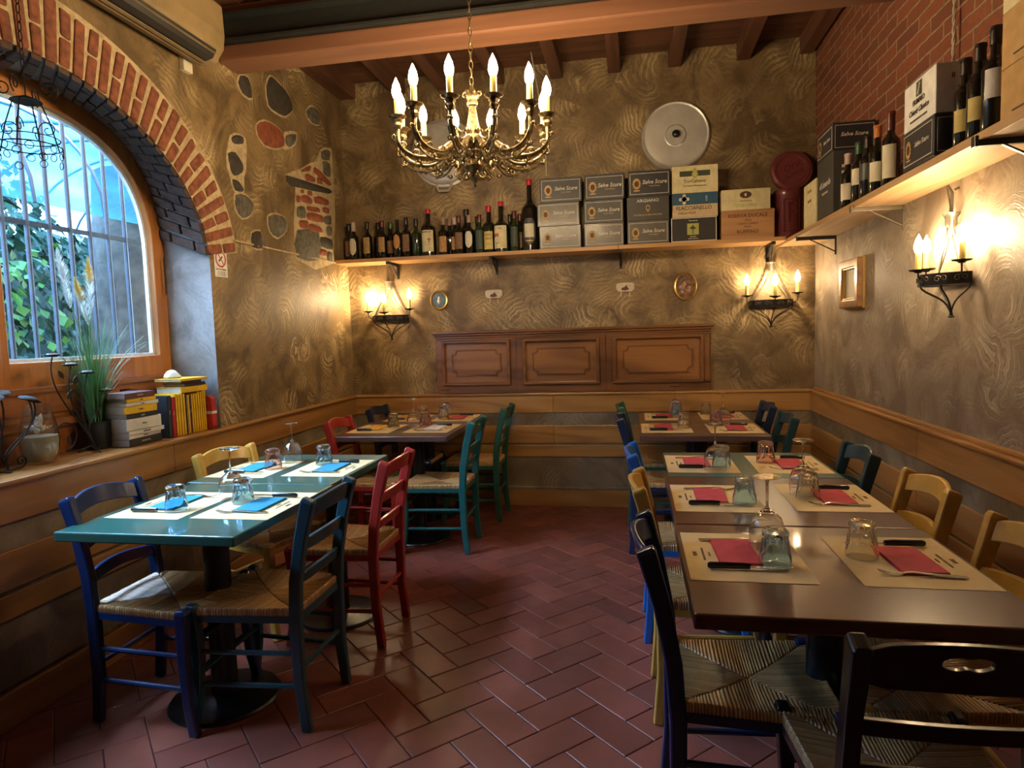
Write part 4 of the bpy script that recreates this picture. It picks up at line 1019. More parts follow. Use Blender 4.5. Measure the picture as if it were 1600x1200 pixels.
def selve(x0,x1,z0,z1,label,mat,rz=0,y0=4.93):
    t=wbox('wine_box',label,'box',x0,x1,y0,5.14,z0,z1,mat,'dark wine boxes lettered in gold',rz)
    w,h=x1-x0,z1-z0; Fm=FACE('-y',(0,-(5.14-y0)/2-.0008,h/2))
    o,i=rframe(w*.92,h*.80,.0028); put('printed_frame',MB().ring(o,i,.0008,Fm).mesh('f'),'silver_print',t)
    crest(t,Fm@T(-w*.30,0,0),h*.27)
    lettering(t,'Selve Scure',h*.22,Fm@T(w*.125,h*.05,0),'silver_print',.92,.25)
    lettering(t,'Chianti Classico',h*.065,Fm@T(w*.13,-h*.10,0),'gold_print')
    return t
def zr(z): return 1.397+(z-1.397)*.986
Z0,Z1,Z2,Z3=BSZ,2.168,2.337,2.515
cols=[(-.665,-.358),(-.332,-.047),(-.021,.274)]
selve(*cols[0],Z0,Z1,'faded grey wine box, bottom left of the stack on the back shelf','box_taupe')
selve(*cols[1],Z0,Z1,'faded grey wine box, bottom row centre of the stack','box_taupe')
selve(*cols[2],Z0,Z1,'faded grey wine box, bottom row right, below the olive-grey one','box_taupe')
selve(cols[0][0]-.012,cols[0][1]-.008,Z1,Z2,'greyish wine box, left end of the middle row','box_taupe')
selve(cols[1][0],cols[1][1],Z1,Z2,'grey-brown wine box, centre of the middle row','box_grey')
selve(cols[0][0]+.01,cols[0][1]+.01,Z2,Z3,'dark wine box, top left of the stack','box_navy',rad(1))
selve(cols[1][0]+.01,cols[1][1]+.01,Z2,Z3+.003,'dark wine box, centre of the top row','box_navy')
selve(cols[2][0]+.012,cols[2][1]+.012,Z2,Z3+.006,'dark navy wine box, right end of the top row','box_navy')
t=wbox('wine_box','dark olive-grey wine box with small gold crest, right end of the middle row','box',-.021,.276,4.93,5.14,Z1,Z2,'box_grey'); Fm=FACE('-y',(0,-.1058,.0845))
o,i=rframe(.285,.157,.0018); put('printed_frame',MB().ring(o,i,.0008,Fm).mesh('f'),'box_taupe',t)
lettering(t,'ARGIANO',.030,Fm@T(0,.055,0),'silver_print',1.15); crest(t,Fm@T(0,.005,0),.026,'gold_print'); lettering(t,'BRUNELLO DI MONTALCINO',.015,Fm@T(0,-.045,0),'gold_print')
t=wbox('wine_box','black wine box with white edge and green tree picture, under the blue and tan one','box',.288,.604,4.93,5.14,BSZ,2.172,'box_black'); Fm=FACE('-y',(0,-.1058,.086))
o,i=rframe(.312,.168,.005); put('white_edge',MB().ring(o,i,.0008,Fm).mesh('f'),'silver_print',t)
put('picture',MB().prism([(-.046,-.038),(.034,-.038),(.034,.042),(-.046,.042)],.001,Fm).mesh('p'),'olive_print',t)
put('tree_print',MB().prism([(-.010,-.03),(-.003,-.03),(-.004,.0),(.018,.008),(.0,.02),(-.007,.034),(-.014,.02),(-.032,.008),(-.009,.0)],.0016,Fm).mesh('p'),'green_label',t)
lettering(t,'FontePozzo'[:0]+'Roccapesta',.013,Fm@T(-.004,.062,0),'silver_print'); lettering(t,'Morellino',.011,Fm@T(-.004,-.05,0),'silver_print'); lettering(t,'di San Casciano',.011,Fm@T(-.004,-.064,0),'silver_print')
t=wbox('wine_box','wine box half blue and half tan with a pale cross emblem','box',.300,.612,4.93,5.14,2.172,2.342,'box_tan'); Fm=FACE('-y',(0,-.1058,.085))
put('blue_band',MB().bb(-.1565,.1565,-.106,-.104,.088,.1695).mesh('b'),'box_blue',t)
cm=MB()
for a in range(4): cm.prism([(-.007,0),(.007,0),(.012,.030),(.004,.036),(-.004,.036),(-.012,.030)],.001,Fm@T(-.075,.042,.0008)@RZ(a*PI/2))
cm.prism(oval(.018,.018,20),.001,Fm@T(-.075,.042,.0008)); put('cross_emblem',cm.mesh('c'),'silver_print',t)
for k in range(4): lettering(t,'IIIIIII',.009,Fm@T(.078,.056-.010*k,.0008),'silver_print',.9)
lettering(t,'FLACCIANELLO',.038,Fm@T(-.008,-.022,.0),'dark_print',.92); lettering(t,'DELLA PIEVE',.022,Fm@T(-.055,-.055,.0),'dark_print',1.)
t=wbox('wine_box','cream wine box with green band and flame emblem, topmost of its stack','box',.298,.614,4.93,5.14,2.342,2.532,'cream'); Fm=FACE('-y',(0,-.1058,.095))
put('green_band',MB().prism([(-.105,.020),(.105,.020),(.105,.058),(-.105,.058)],.0008,Fm).mesh('b'),'green_label',t)
put('flame_emblem',MB().prism([(-.022,.03),(-.014,.012),(0,.002),(.014,.012),(.022,.03),(.014,.058),(0,.082),(-.014,.058)],.0014,Fm).mesh('b'),'olive_print',t); put('flame_print',MB().prism([(-.004,.016),(.006,.03),(0,.045),(.004,.06),(-.006,.045),(.0,.032)],.002,Fm).mesh('b'),'cream',t)
lettering(t,'TorCalvano',.032,Fm@T(0,-.014,0),'green_label',1.0); lettering(t,'Vino Nobile di Montepulciano',.015,Fm@T(0,-.046,0),'dark_print',.9)
t=wbox('wooden_wine_crate','light wooden wine crate with dark burned lettering beside the maroon tin','crate',.634,.992,4.93,5.14,BSZ,2.200,'box_wood'); Fm=FACE('-y',(0,-.1058,.10))
lettering(t,'RISERVA DUCALE',.034,Fm@T(0,.060,0),'brown_print',1.0); lettering(t,'Oro',.026,Fm@T(0,.030,0),'brown_print',1.,.4); lettering(t,'CHIANTI CLASSICO',.016,Fm@T(0,.004,0),'brown_print'); lettering(t,'RISERVA',.013,Fm@T(0,-.016,0),'brown_print'); lettering(t,'RUFFINO',.033,Fm@T(0,-.052,0),'brown_print',1.1)
put('lid_edge',MB().bb(-.179,.179,-.108,.105,.186,.2005).mesh('l'),'box_wood',t)
t=wbox('wine_box','cream wine box with brown oval emblem lying on the wooden crate','box',.634,.965,4.93,5.14,2.201,2.345,'cream'); Fm=FACE('-y',(0,-.1058,.072))
put('oval_emblem',MB().prism(oval(.040,.024,24),.0008,Fm@T(0,.032,0)).mesh('e'),'brown_print',t); put('house_print',MB().prism([(-.008,.022),(.006,.022),(.006,.038),(-.001,.044),(-.008,.038)],.0014,Fm).mesh('e'),'cream',t)
lettering(t,'Azienda Agricola',.012,Fm@T(0,-.010,0),'brown_print'); lettering(t,'VISINTINI',.030,Fm@T(0,-.042,0),'olive_print',1.15)
# maroon tin and its round lid
t=thing('storage_tin','maroon cylindrical tin with an embossed letter F on the back shelf','tin',(1.10,5.04,BSZ))
put('body',MB().lathe([(.088,0),(.092,.005),(.092,.285),(.095,.29),(.095,.325),(.09,.335),(.001,.335)],40).mesh('b',True),'maroon_tin',t)
put('embossing',MB().ring([(-.045,-.02),(.06,-.02),(.06,.20),(-.045,.20)],[(-.041,-.016),(.056,-.016),(.056,.196),(-.041,.196)],.0015,FACE('-y',(0,-.093,.06))).mesh('e'),'cap_maroon',t)
lettering(t,'F',.20,FACE('-y',(.012,-.0935,.16)),'cap_maroon',.75)
t=thing('tin_lid','round maroon lid leaning in the corner on top of the maroon tin','lid',(1.128,5.04,2.337),rot=(rad(-8),0,0))
LM=FACE('-y',(0,0,.140))
lid=MB().lathe([(.001,.012),(.098,.012),(.104,.018),(.118,.018),(.124,.012),(.140,.010),(.143,.0),(.140,-.02),(.001,-.02)],48,M=LM); put('disc',lid.mesh('l',True),'maroon_tin',t)
lettering(t,'Oro',.07,LM@T(0,.025,.012)@RZ(.5),'cap_maroon',1.,.3,'embossing'); lettering(t,'Fattoria',.045,LM@T(.015,-.03,.012)@RZ(.5),'cap_maroon',1.,.3,'embossing')
# boxes on the right shelf: faces towards -x (room) and -y
def rbox(name,label,y0,y1,z0,z1,mat,x0=1.085,x1=1.30,cat='box',group=None): return wbox(name,label,cat,x0,x1,y0,y1,z0,z1,mat,group)
def fx(t,y0,y1,h,x0=1.085,x1=1.30): return FACE('-x',(-(x1-x0)/2-.0008,0,h/2))
def fy(t,y0,y1,h): return FACE('-y',(0,-(y1-y0)/2-.0008,h/2))
t=rbox('wine_box','narrow cream wine box standing in the corner beside the maroon tin',4.24,4.52,RSZ,2.25,'cream'); M=fx(t,4.24,4.52,.264)
lettering(t,'Cantine',.03,M@T(0,.08,0),'tan_label'); lettering(t,'Marcillo',.026,M@T(0,.02,0),'tan_label')
t=rbox('wine_carton','charcoal wine carton with a checklist of tick boxes on its side',3.90,4.21,RSZ,2.318,'box_grey'); M=fx(t,3.90,4.21,.332); N_=fy(t,3.90,4.21,.332)
lettering(t,'di Lenardo',.048,M@T(0,.02,0),'silver_print',1.,.3); lettering(t,'VINEYARDS',.018,M@T(0,-.03,0),'silver_print',1.2)
for k,s in enumerate(('PINOT B','PINOT G','TOCAI','BOOM')):
    put('tick_box',MB().prism([(-.065,.075-.032*k),(-.050,.075-.032*k),(-.050,.090-.032*k),(-.065,.090-.032*k)],.0008,N_).mesh('k'),'silver_print',t); lettering(t,s,.016,N_@T(-.012,.083-.032*k,0),'silver_print',.9)
lettering(t,'GOOD',.022,N_@T(-.03,-.085,0),'silver_print')
def selve_r(y0,y1,z0,z1,label,two=True):
    t=rbox('wine_box',label,y0,y1,z0,z1,'box_navy'); h=z1-z0; w=y1-y0
    M=fx(t,y0,y1,h); o,i=rframe(w*.9,h*.8,.003); put('printed_frame',MB().ring(o,i,.0008,M).mesh('f'),'silver_print',t); crest(t,M@T(-w*.30,0,0),h*.28); lettering(t,'Selve Scure',h*.18,M@T(w*.12,h*.04,0),'silver_print',1.,.25)
    N_=fy(t,y0,y1,h); o,i=rframe(.195,h*.8,.002); put('printed_frame',MB().ring(o,i,.0008,N_).mesh('f'),'silver_print',t)
    if two: lettering(t,'Selve Scure',h*.19,N_@T(0,h*.06,0),'silver_print',1.05,.25)
    return t
selve_r(3.91,4.21,2.319,2.468,'navy wine box on top of the charcoal carton in the corner')
selve_r(2.68,2.96,RSZ,2.135,'navy wine box under the white carton on the right shelf',False)
t=rbox('wine_carton','off-white wine carton with a dark square emblem, on the navy box',2.68,2.96,2.136,2.310,'box_tan',1.088,1.30); bpy.data.objects[t.children[0].name].material_slots[0].material=MATS['white_paper']
M=fx(t,2.68,2.96,.174); put('square_emblem',MB().prism([(-.022,.022),(.022,.022),(.022,.075),(-.022,.075)],.0008,M).mesh('e'),'green_label',t); put('emblem_mark',MB().prism([(-.012,.028),(-.004,.028),(.014,.068),(.006,.068)],.0014,M).mesh('e'),'cream_label',t)
lettering(t,'FRIMAIO',.028,M@T(0,.004,0),'dark_print'); lettering(t,'Chianti Classico',.030,M@T(0,-.030,0),'dark_print',.9,.4); lettering(t,'DENOMINAZIONE DI ORIGINE',.011,M@T(0,-.062,0),'dark_print')
N_=fy(t,2.68,2.96,.174); lettering(t,'II',.025,N_@T(-.05,.04,0),'dark_print'); lettering(t,'6 BOTT. 0,75',.012,N_@T(0,.0,0),'dark_print'); lettering(t,'CHIANTI',.016,N_@T(0,-.035,0),'dark_print')
for z0,z1,lb,mt in ((RSZ,2.147,'brown cardboard carton with a castle print at the right edge, lower one','cardboard'),(2.148,2.312,'brown cardboard carton with a castle print at the right edge, upper one','cardboard'),(2.313,2.48,'cream carton on top of the brown cardboard ones at the top right','cream')):
    t=rbox('cardboard_carton',lb,2.00,2.335,z0,z1,mt,1.13,1.31); M=FACE('-x',(-.0908,0,(z1-z0)/2))
    if mt=='cardboard':
        put('castle_print',MB().prism([(-.018,-.02),(.018,-.02),(.022,.02),(.012,.014),(.010,.034),(-.006,.034),(-.010,.016),(-.022,.020)],.0008,M@T(.0,.006,0)).mesh('e'),'dark_print',t)
        lettering(t,'PATRIA',.016,M@T(.0,.058,0),'dark_print'); lettering(t,'Montalcino',.013,M@T(.0,-.030,0),'dark_print')
        put('printed_line',MB().prism([(-.10,-.058),(.12,-.058),(.12,-.053),(-.10,-.053)],.0008,M).mesh('e'),'dark_print',t); lettering(t,'OTTI',.03,M@T(.075,.05,0),'brown_print')
# ================================================================== BACK WALL DECOR
t=thing('cooking_pot','large aluminium pot hung on its back with loop handle, behind the chandelier','pot',(-1.435,YB-.01,2.815))
PM=FACE('-y',(0,0,0))
put('pot_body',MB().lathe([(.245,.0),(.262,.003),(.262,.012),(.245,.016),(.240,.05),(.225,.062),(.205,.066),(.200,.066),(.1,.067),(.001,.068)],56,M=PM).mesh('p',True),'aluminium',t)
put('pot_bottom',MB().lathe([(.165,.066),(.168,.10),(.16,.108),(.154,.109),(.08,.110),(.001,.110)],48,M=PM@T(-.05,.04,0)).mesh('p',True),'aluminium_dark',t)
put('handle',MB().tube([(-.06,-.02,-.235),(-.055,-.045,-.27),(-.04,-.05,-.298),(.04,-.05,-.298),(.055,-.045,-.27),(.06,-.02,-.235)],.010,8).mesh('h',True),'aluminium',t)
t=thing('pot_lid','round aluminium pot lid with black knob hanging above the wine boxes','lid',(.340,YB-.008,2.805))
put('disc',MB().lathe([(.001,.030),(.068,.030),(.074,.024),(.080,.020),(.084,.0202),(.150,.0205),(.221,.0202),(.225,.020),(.236,.026),(.246,.018),(.250,.0),(.240,-.004),(.001,-.004)],64,M=PM).mesh('p',True),'aluminium',t)
put('knob',MB().lathe([(.012,.03),(.012,.042),(.026,.048),(.028,.060),(.018,.070),(.001,.072)],24,M=PM).mesh('k',True),'black_plastic',t)
def ovalpic(x,z,a,b,lab,mat):
    t=thing('oval_picture',lab,'picture',(x,YB,z)); M=FACE('-y',(0,0,0))
    n=40; m=MB(); vs=[]; prof=[(0,0),(.0,.012),(-.006,.018),(-.014,.014),(-.018,.008)]
    for d,h in prof:
        for i in range(n): an=2*PI*i/n; vs.append(((a+d)*cos(an),(b+d)*sin(an),h))
    fs=[(k*n+i,k*n+(i+1)%n,(k+1)*n+(i+1)%n,(k+1)*n+i) for k in range(len(prof)-1) for i in range(n)]
    put('gilt_frame',m.add(vs,fs,M).mesh('f',True),'gold_frame',t)
    put('painted_panel',MB().prism(oval(a-.015,b-.015,40),.009,M).mesh('p'),mat,t); return t
t=ovalpic(-1.523,1.668,.075,.078,'small oval gilt picture with a pale blue relief, right of the left wall lamp','painting_blue')
put('relief_figure',MB().ell((0,-.0095,-.005),(.012,.003,.026)).ell((0,-.0105,.022),(.008,.003,.010)).mesh('f',True),'aluminium_dark',t)
t=ovalpic(.399,1.70,.086,.108,'larger oval gilt picture of flowers on dark ground, above the wooden panel','painting_flowers')
fl=MB()
for q in range(9): fl.ell((random.uniform(-.04,.04),-.0095,random.uniform(-.06,.03)),(.014,.003,.014),8)
put('flowers',fl.mesh('f',True),'cap_tan',t)
for x,z,w in ((-1.07,1.70,'left one, nearer the blue oval picture'),(-.045,1.71,'right one, nearer the flower picture')):
    t=thing('ceramic_plaque','small painted ceramic barrel plaque with two hooks, '+w,'plaque',(x,YB,z)); b=MB()
    b.prism([(x_,y_) for x_,y_ in [(-.068,-.02),(-.05,-.036),(.05,-.036),(.068,-.02),(.070,.02),(.055,.034),(-.055,.034),(-.070,.02)]],.022,FACE('-y'))
    put('body',b.mesh('b'),'ceramic',t,bev=.006); put('painted_scene',MB().prism([(-.03,-.02),(.0,-.026),(.03,-.018),(.02,-.004),(.006,.016),(-.006,.0),(-.025,-.004)],.0235,FACE('-y')).mesh('p'),'cap_maroon',t)
    for s in(-1,1): put('hook',MB().tube([(s*.032,-.012,-.034),(s*.032,-.014,-.066),(s*.032,-.024,-.070)],.0045,8).mesh('h',True),'ceramic',t)
# carved wooden panel
t=thing('carved_wooden_panel','long carved walnut panel with three framed fields and a cornice on the back wall','panel',(-.49,YB,.915))
w=1.065
put('board',MB().bb(-w,w,-.022,0,0,.47).mesh('b'),'walnut_panel',t,bev=.003)
cz=MB().bb(-w-.028,w+.028,-.060,0,.478,.500).bb(-w-.018,w+.018,-.048,0,.460,.478).bb(-w-.008,w+.008,-.034,0,.440,.460); put('cornice',cz.mesh('c'),'walnut_panel',t,bev=.005)
X0=-.49
for a,b in ((-1.555,-.90),(-.898,-.20),(-.198,.575)):
    fa,fb=a-X0,b-X0
    st=MB().bb(fa,fb,-.034,-.02,.0,.062).bb(fa,fb,-.034,-.02,.425,.44).bb(fa,fa+.05,-.034,-.02,.062,.425).bb(fb-.05,fb,-.034,-.02,.062,.425)
    f=put('frame',st.mesh('f'),'walnut_panel',t,bev=.003)
    cx=(fa+fb)/2; W_=(fb-fa)-.10; H_=.363; zc=.2435
    def rr(ww,hh): return [(-ww/2,-hh/2),(ww/2,-hh/2),(ww/2,hh/2),(-ww/2,hh/2)]
    M=FACE('-y',(cx,0,zc))
    m=MB().ring(rr(W_,H_),rr(W_-.05,H_-.05),.040,M,z0=.02); 
    put('moulding',m.mesh('m'),'walnut_panel',f,bev=.007)
    def notch(ww,hh,n): return [(-ww/2+n,-hh/2),(ww/2-n,-hh/2),(ww/2-n,-hh/2+n*.55),(ww/2-n*.55,-hh/2+n),(ww/2,-hh/2+n),(ww/2,hh/2-n),(ww/2-n*.55,hh/2-n),(ww/2-n,hh/2-n*.55),(ww/2-n,hh/2),(-ww/2+n,hh/2),(-ww/2+n,hh/2-n*.55),(-ww/2+n*.55,hh/2-n),(-ww/2,hh/2-n),(-ww/2,-hh/2+n),(-ww/2+n*.55,-hh/2+n),(-ww/2+n,-hh/2+n*.55)]
    put('raised_field',MB().prism(notch(W_-.17,H_-.17,.035),.012,M,z0=.022).mesh('r'),'walnut_light',f,bev=.004)
    put('field_edge',MB().ring(notch(W_-.15,H_-.15,.035),notch(W_-.17,H_-.17,.035),.017,M,z0=.022).mesh('r'),'walnut_panel',f,bev=.002)
    put('flat_field',MB().prism(rr(W_-.05,H_-.05),.004,M,z0=.020).mesh('r'),'walnut_light',f)
# framed picture on right wall
t=thing('picture_frame','small picture in a brown and gold wooden frame on the right wall','picture',(XR,4.265,1.62)); M=FACE('-x',(0,0,0))
put('frame',MB().ring(rr(.34,.285),rr(.24,.19),.045,M).mesh('f'),'walnut_light',t,bev=.006); put('gilt_edge',MB().ring(rr(.25,.20),rr(.22,.17),.038,M).mesh('f'),'gold_frame',t,bev=.003); put('gilt_back',MB().ring(rr(.355,.30),rr(.32,.265),.018,M).mesh('f'),'gold_frame',t,bev=.003)
put('print',MB().prism(rr(.23,.18),.020,M).mesh('p'),'cream_label',t)
# no smoking sign
t=thing('no_smoking_sign','white no-smoking sign with red barred circle beside the window','sign',(XL+.001,3.425,1.838)); M=FACE('+x',(0,0,0))
put('sheet',MB().prism(rr(.118,.16),.0015,M).mesh('s'),'white_paper',t)
put('red_ring',MB().ring([(.048*x,.048*y+.022) for x,y in oval(1,1,32)],[(.039*x,.039*y+.022) for x,y in oval(1,1,32)],.001,M,z0=.0015).mesh('r'),'red_print',t)
put('cigarette',MB().prism(rr(.045,.009),.001,M@T(0,.022,.0012)@RZ(.7)).mesh('r'),'dark_print',t); put('red_bar',MB().prism(rr(.086,.007),.001,M@T(0,.022,.002)@RZ(-.85)).mesh('r'),'red_print',t)
lettering(t,'VIETATO FUMARE',.011,M@T(0,-.038,.002),'dark_print',1.05)
for k in range(4): lettering(t,'Legge n. 3 del 16 gennaio 2003',.0055,M@T(0,-.050-.007*k,.002),'print_grey')
# strings
t=tag(put('string',MB().tube([(-.69,4.92,3.42),(-.64,4.92,3.1),(-.602,4.92,2.80),(-.600,4.92,2.53)],.0035,6).ell((-.602,4.92,2.79),(.009,.009,.009)).mesh('c',True),'rope_white'),'thin pale cord hanging from the ceiling behind the chandelier onto the boxes','cord')
tw=MB()
for s in (0,PI): tw.tube([(1.292+.004*cos(s+i*.7),3.03+.004*sin(s+i*.7),2.31+.009*i) for i in range(124)],.0038,5)
tag(put('twisted_cord',tw.mesh('c',True),'rope_white'),'twisted old electric cord hanging on the brick wall above the white carton','cord')
# air conditioner
t=thing('air_conditioner','ochre painted wall air conditioner above the brick arch, louvre slot open','air conditioner',(XL,2.78,2.88))
prof=[(0,.0),(.10,-.045),(.17,-.03),(.215,.03),(.225,.10),(.22,.25),(.17,.285),(0,.29)]
sh_=MB().prism(prof,.96,basis((1,0,0),(0,0,1),(0,-1,0),(0,.48,0))); put('casing',sh_.mesh('c'),'ac_shell',t,bev=.012)
sl=MB().prism([(.115,-.046),(.185,-.026),(.207,.012),(.190,.020),(.11,-.03)],.86,basis((1,0,0),(0,0,1),(0,-1,0),(0,.42,0))); put('outlet_slot',sl.mesh('s'),'ac_slot',t)
for k in range(3): put('louvre',MB().box((.135+.03*k,0,-.046+.020*k),(.022,.84,.003),).mesh('l'),'ac_shell',t,rot=(0,0,0))
put('pipe_cover',MB().bb(.0,.03,.40,.47,-.075,-.0).mesh('p'),'cream_label',t,bev=.004)
# ================================================================== LEDGE THINGS
LZ=.912
# stack of lying books
def book(label,cx,cy,z,sx,sy,th,mat,rz=0,stand=False,spine='+x',group=None):
    t=thing('book',label,'book',(cx,cy,z),rz,group)
    if not stand:
        put('cover',MB().bb(-sx/2,sx/2,-sy/2,sy/2,0,.0015).bb(-sx/2,sx/2,-sy/2,sy/2,th-.0015,th).bb(sx/2-.0018,sx/2,-sy/2,sy/2,0,th).mesh('c'),mat,t); put('pages',MB().bb(-sx/2+.003,sx/2-.002,-sy/2+.003,sy/2-.003,.0015,th-.0015).mesh('p'),'pages',t)
    else:  # th along y, sx depth, sy height
        put('cover',MB().bb(-sx/2,sx/2,-th/2,-th/2+.0012,0,sy).bb(-sx/2,sx/2,th/2-.0012,th/2,0,sy).bb(sx/2-.0015,sx/2,-th/2,th/2,0,sy).mesh('c'),mat,t); put('pages',MB().bb(-sx/2+.003,sx/2-.0015,-th/2+.0012,th/2-.0012,.002,sy-.004).mesh('p'),'pages',t)
    return t
z=LZ
for i,(th,sx,sy,dy,mt,lb) in enumerate(((.034,.150,.225,0,'book_dark','dark grey book, bottom of the lying stack beside the potted grass'),(.018,.150,.22,.0,'book_white','thin white book, second from the bottom of the lying stack'),(.020,.15,.225,.01,'book_white','white book, third from the bottom of the lying stack'),(.056,.15,.225,.0,'book_white','thick cream book in the middle of the lying stack'),(.022,.15,.20,-.005,'book_dark','black book lying under a thick yellow one'),(.036,.14,.205,-.01,'book_yellow','thick yellow book lying upon the black one'),(.016,.135,.205,-.002,'book_white','thin white book lying between two yellow ones'),(.018,.13,.185,-.0,'book_yellow','thin yellow book near the top of the lying stack'),(.026,.14,.205,-.012,'book_maroon','dark maroon book, topmost of the lying stack beside the grass'))):
    t=book(lb,-2.405+random.uniform(-.006,.006),2.80+dy,z,sx,sy,th,mt,rz=random.uniform(-.05,.05),group='books stacked on the window ledge'); z+=th+.0006
    lettering(t,('NARRATIVA','racconti','ROMANZI','Storia','i gialli','il giallo','poesie','giallo','TEATRO')[i],min(.011,th*.5),FACE('+x',(sx/2+.0004,0,th/2)),'silver_print' if mt in('book_dark','book_maroon') else 'dark_print')
y=2.945
seq=[('book_dark',.030,.215,'tall dark book, first of the standing row'),('book_red',.030,.205,'thick red book standing beside the dark one'),('book_yellow',.018,.22,''),('book_yellow',.020,.215,''),('book_yellow',.021,.218,''),('book_yellow',.018,.215,''),('book_dark',.010,.205,'thin black book standing among the yellow ones, left one'),('book_white',.008,.205,'thin white book standing among the yellow ones'),('book_yellow',.016,.205,''),('book_maroon',.013,.20,'thin dark red book standing among the yellow ones'),('book_yellow',.016,.207,''),('book_yellow',.018,.207,''),('book_yellow',.019,.207,''),('book_yellow',.018,.215,''),('book_yellow',.018,.213,''),('book_yellow',.016,.218,''),('book_yellow',.016,.218,'')]
nth=['first','second','third','fourth','fifth','sixth','seventh','eighth','ninth','tenth','eleventh','twelfth']; ky=0
tops=[]
for mt,th,h,lb in seq:
    if not lb: lb='yellow paperback standing in the row, %s yellow spine from the left'%nth[ky]; ky+=1
    t=book(lb,-2.385,y+th/2,LZ,.135,h,th-.0022,mt,stand=True,group='books standing on the window ledge' ); 
    if th>.012 and mt!='book_yellow': lettering(t,'il giallo' if mt=='book_yellow' else 'storie',.008,FACE('+x',(.068,0,h*.6))@RZ(PI/2),'dark_print' if mt=='book_yellow' else 'silver_print')
    y+=th
TY=y
z=LZ+.2185
for th,sx,sy,cy,mt,lb in ((.030,.15,.21,3.17,'book_yellow','thick yellow book lying across the standing row'),(.016,.13,.17,3.19,'book_dark','dark book lying on the thick yellow one'),(.014,.12,.15,3.17,'book_maroon','maroon book lying under the topmost yellow one'),(.012,.16,.22,3.17,'book_yellow','thin yellow book, topmost on the standing row')):
    book(lb,-2.395,cy,z,sx,sy,th,mt,rz=random.uniform(-.08,.08),group='books lying on the standing row'); z+=th+.0006
tag(put('pale_stone',MB().lathe([(.036,0),(.042,.010),(.033,.024),(.020,.040),(.006,.046),(.001,.046)],14,wob=lambda a,z:.16*sin(3*a+z*50)+.10*cos(5*a)).mesh('r',True),'rock_pale',None,(-2.42,3.13,z)),'pale rough stone resting on top of the books','stone')
t=thing('red_tin_box','red round-edged box with a white stripe at the end of the book row','box',(-2.355,TY+.025,LZ))
put('body',MB().prism([(-.07,0),(.06,0),(.07,.02),(.07,.17),(.05,.185),(-.07,.185)],.04,basis((1,0,0),(0,0,1),(0,-1,0),(0,.02,0))).mesh('b'),'red_print',t,bev=.004); put('white_stripe',MB().bb(-.0705,.0706,-.0206,.0206,.085,.10).mesh('s'),'white_paper',t)
# glass vase with sand and shells
t=thing('glass_vase','clear glass vase filled with sand and shells on the window ledge','vase',(-2.43,2.315,LZ))
put('glass',MB().lathe([(.050,0),(.052,.004),(.068,.05),(.072,.10),(.066,.16),(.052,.215),(.046,.245),(.044,.245),(.050,.21),(.063,.16),(.069,.10),(.064,.05),(.048,.012),(.001,.010)],36).mesh('g',True),'vase_glass',t)
put('sand',MB().lathe([(.046,.013),(.062,.05),(.0665,.09),(.0655,.115),(.03,.120),(.001,.122)],30).mesh('s',True),'sand',t)
for q in range(9):
    a=random.random()*6.3; r=random.uniform(.0,.038)
    put('shell',MB().lathe([(.001,0),(.012,.006),(.014,.012),(.009,.022),(.004,.034),(.001,.040)],12,wob=lambda a,z:.08*cos(7*a)).mesh('s',True),'shell',t,(r*cos(a),r*sin(a),.125+.006*q),rot=(random.uniform(-1,1),random.uniform(-1,1),a))
# iron candle stands
def leafplate(m,c,r,M=None):
    m.lathe([(.001,0),(r*.8,.002),(r,.008),(r*.97,.009),(r*.7,.004),(.001,.003)],20,c,wob=lambda a,z:.05*cos(4*a))
t=thing('candle_stand','black iron branching candle holder with four dishes and curled feet beside the grass','candle holder',(-2.43,2.50,LZ))
st=MB()
tips=[(-.09,.44),(-.0,.395),(.085,.355),(.185,.265)]
for (dy,dz) in tips: st.tube(bez((0,.09,.03),(0,.03,.16),(0,dy-.06,dz-.14),(0,dy,dz),14),[.0042-.0014*i/14 for i in range(15)],6)
st.tube(spiral((0,.155,.025),.024,.005,PI,1.4,22,'yz'),.0035,6); st.tube(bez((0,.09,.03),(0,.11,.0),(0,.12,.0),(0,.131,.025),6),.0035,6)
st.tube(spiral((0,-.06,.095),.065,.050,-PI/2,.8,22,'yz'),.003,6); st.tube(bez((0,.09,.03),(.0,.03,.015),(.0,-.03,.018),(0,-.06,.03),8),.0035,6)
st.tube([(0,.07,.03),(.06,.06,.0)],.003,6); st.tube([(0,.07,.03),(-.06,.06,.0)],.003,6)
put('stems',st.mesh('s',True),'black_iron',t)
lf=MB()
for (a,b,r) in ((-.055,.36,.6),(-.02,.27,-.5),(.045,.25,.5),(.015,.33,-.4),(-.04,.07,.3),(.12,.17,.4)):
    lf.prism([(0,-.022),(.011,-.006),(.009,.010),(0,.024),(-.009,.010),(-.011,-.006)],.0025,basis((0,1,0),(0,0,1),(1,0,0),(0,a,b))@RZ(r))
put('iron_leaves',lf.mesh('l'),'black_iron',t)
for (dy,dz) in tips:
    m=MB(); leafplate(m,(0,dy,dz),.034); d=put('dish',m.mesh('d',True),'black_iron',t); put('tea_light',MB().lathe([(.018,0),(.019,.002),(.019,.010),(.001,.010)],18,(0,dy,dz+.004)).mesh('w',True),'white_paper',d)
t=thing('candle_stand','black iron stand with curved stems and broad leaf-shaped dishes, at the left edge','candle holder',(-2.42,2.155,LZ))
st=MB()
for k,(dy,dz,dx) in enumerate(((-.06,.285,.02),(.02,.305,-.03),(.085,.28,.03),(.145,.265,-.01))):
    st.tube(bez((0,.0,.02),(dx,-.06,.10),(dx*1.5,dy+.06,.13),(dx,dy,dz),14),.0035,6)
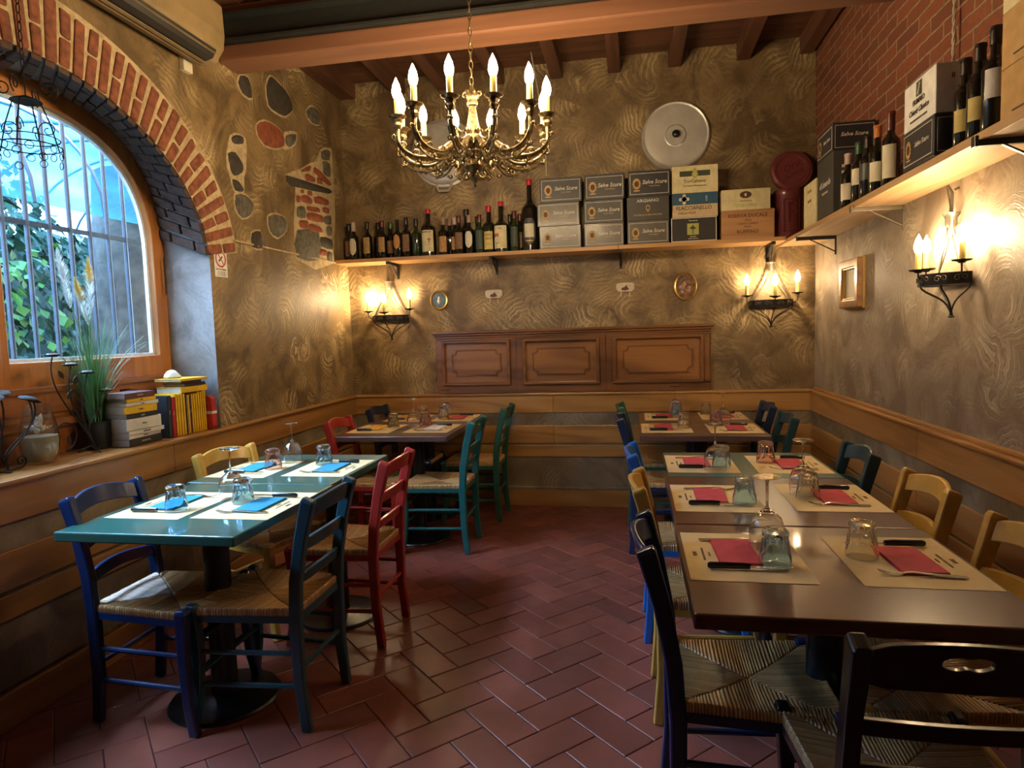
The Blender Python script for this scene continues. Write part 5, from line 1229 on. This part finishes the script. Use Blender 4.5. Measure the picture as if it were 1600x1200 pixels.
st.tube(spiral((0,.06,.03),.026,.005,PI*1.5,1.4,22,'yz'),.0045,6); st.tube([(0,-.10,.004),(0,.06,.004)],.0045,6); st.tube([(0,0,.004),(0,0,.03)],.005,6); st.tube([(-.05,-.03,.004),(.05,-.03,.004)],.004,6)
put('stems',st.mesh('s',True),'black_iron',t)
for k,(dy,dz,dx) in enumerate(((-.06,.285,.02),(.02,.305,-.03),(.085,.28,.03),(.145,.265,-.01))):
    m=MB().ell((0,0,0),(.030,.048,.008),16); put('leaf_dish',m.mesh('d',True),'black_iron',t,(dx,dy,dz),rot=(.35-.2*k,.3,.2*k))
# potted grass
t=thing('potted_grass','tall artificial pampas grass with cream plumes in a black pot','plant',(-2.475,2.665,LZ))
put('pot',MB().lathe([(.050,0),(.052,.003),(.060,.125),(.062,.130),(.056,.130),(.054,.115),(.001,.112)],32).mesh('p',True),'pot_black',t)
gb=MB()
for k in range(240):
    a=random.random()*2*PI; r=random.uniform(0,.035); L=random.uniform(.22,.60)*(1-.0*r); sp=random.uniform(.02,.14)*(1.6 if random.random()<.2 else 1)
    b0=Vector((r*cos(a),r*sin(a),.112)); d=Vector((cos(a),sin(a),0)); bend=sp*(1.5 if random.random()<.15 else 1)
    pts=[b0+d*(bend*(s**1.8))+Vector((0,0,L*(s-.12*bend/.14*s**3))) for s in (0,.25,.5,.75,1)]
    pts=[Vector((max(-.10,min(.2,p.x)),p.y,p.z)) for p in pts]
    wv=Vector((-sin(a+.6),cos(a+.6),0))*random.uniform(.0016,.0032); vs=[]
    for i,p in enumerate(pts): f=1-.85*i/4; vs+=[tuple(p-wv*f),tuple(p+wv*f)]
    gb.add(vs,[(2*i,2*i+1,2*i+3,2*i+2) for i in range(4)])
o=put('grass_blades',gb.mesh('g',merge=False),'grass_green',t); o['kind']='stuff'
for (y0,z0,y1,z1,tip) in ((-.095,.70,-.14,.88,'plume_white'),(.0,.62,-.06,.76,'plume_gold'),(.02,.68,.025,.86,'plume_gold')):
    put('plume_stem',MB().tube(bez((0,0,.11),(0,.0,.35),(0,y0*.6,z0-.15),(0,y0,z0),10),.002,5).mesh('s',True),'grass_green',t)
    for part,(f0,f1),mt in (('plume',(0,.72),'plume_white'),('plume_tip',(.55,1),tip)):
        pm=MB()
        for q in range(330):
            s=random.uniform(f0,f1); py,pz=y0+(y1-y0)*s,z0-.05+(z1-z0+.05)*s; ra=.030*sin(PI*min(1,.15+s*.85))**.7; a=random.random()*2*PI
            dvec=Vector((cos(a)*ra,sin(a)*ra,.040)); b0=Vector((0,py,pz)); wv=Vector((-sin(a),cos(a),0))*.0012
            pm.add([tuple(b0-wv),tuple(b0+wv),tuple(b0+dvec)],[(0,1,2)])
        o=put(part,pm.mesh('p',merge=False),mt,t); o['kind']='stuff'
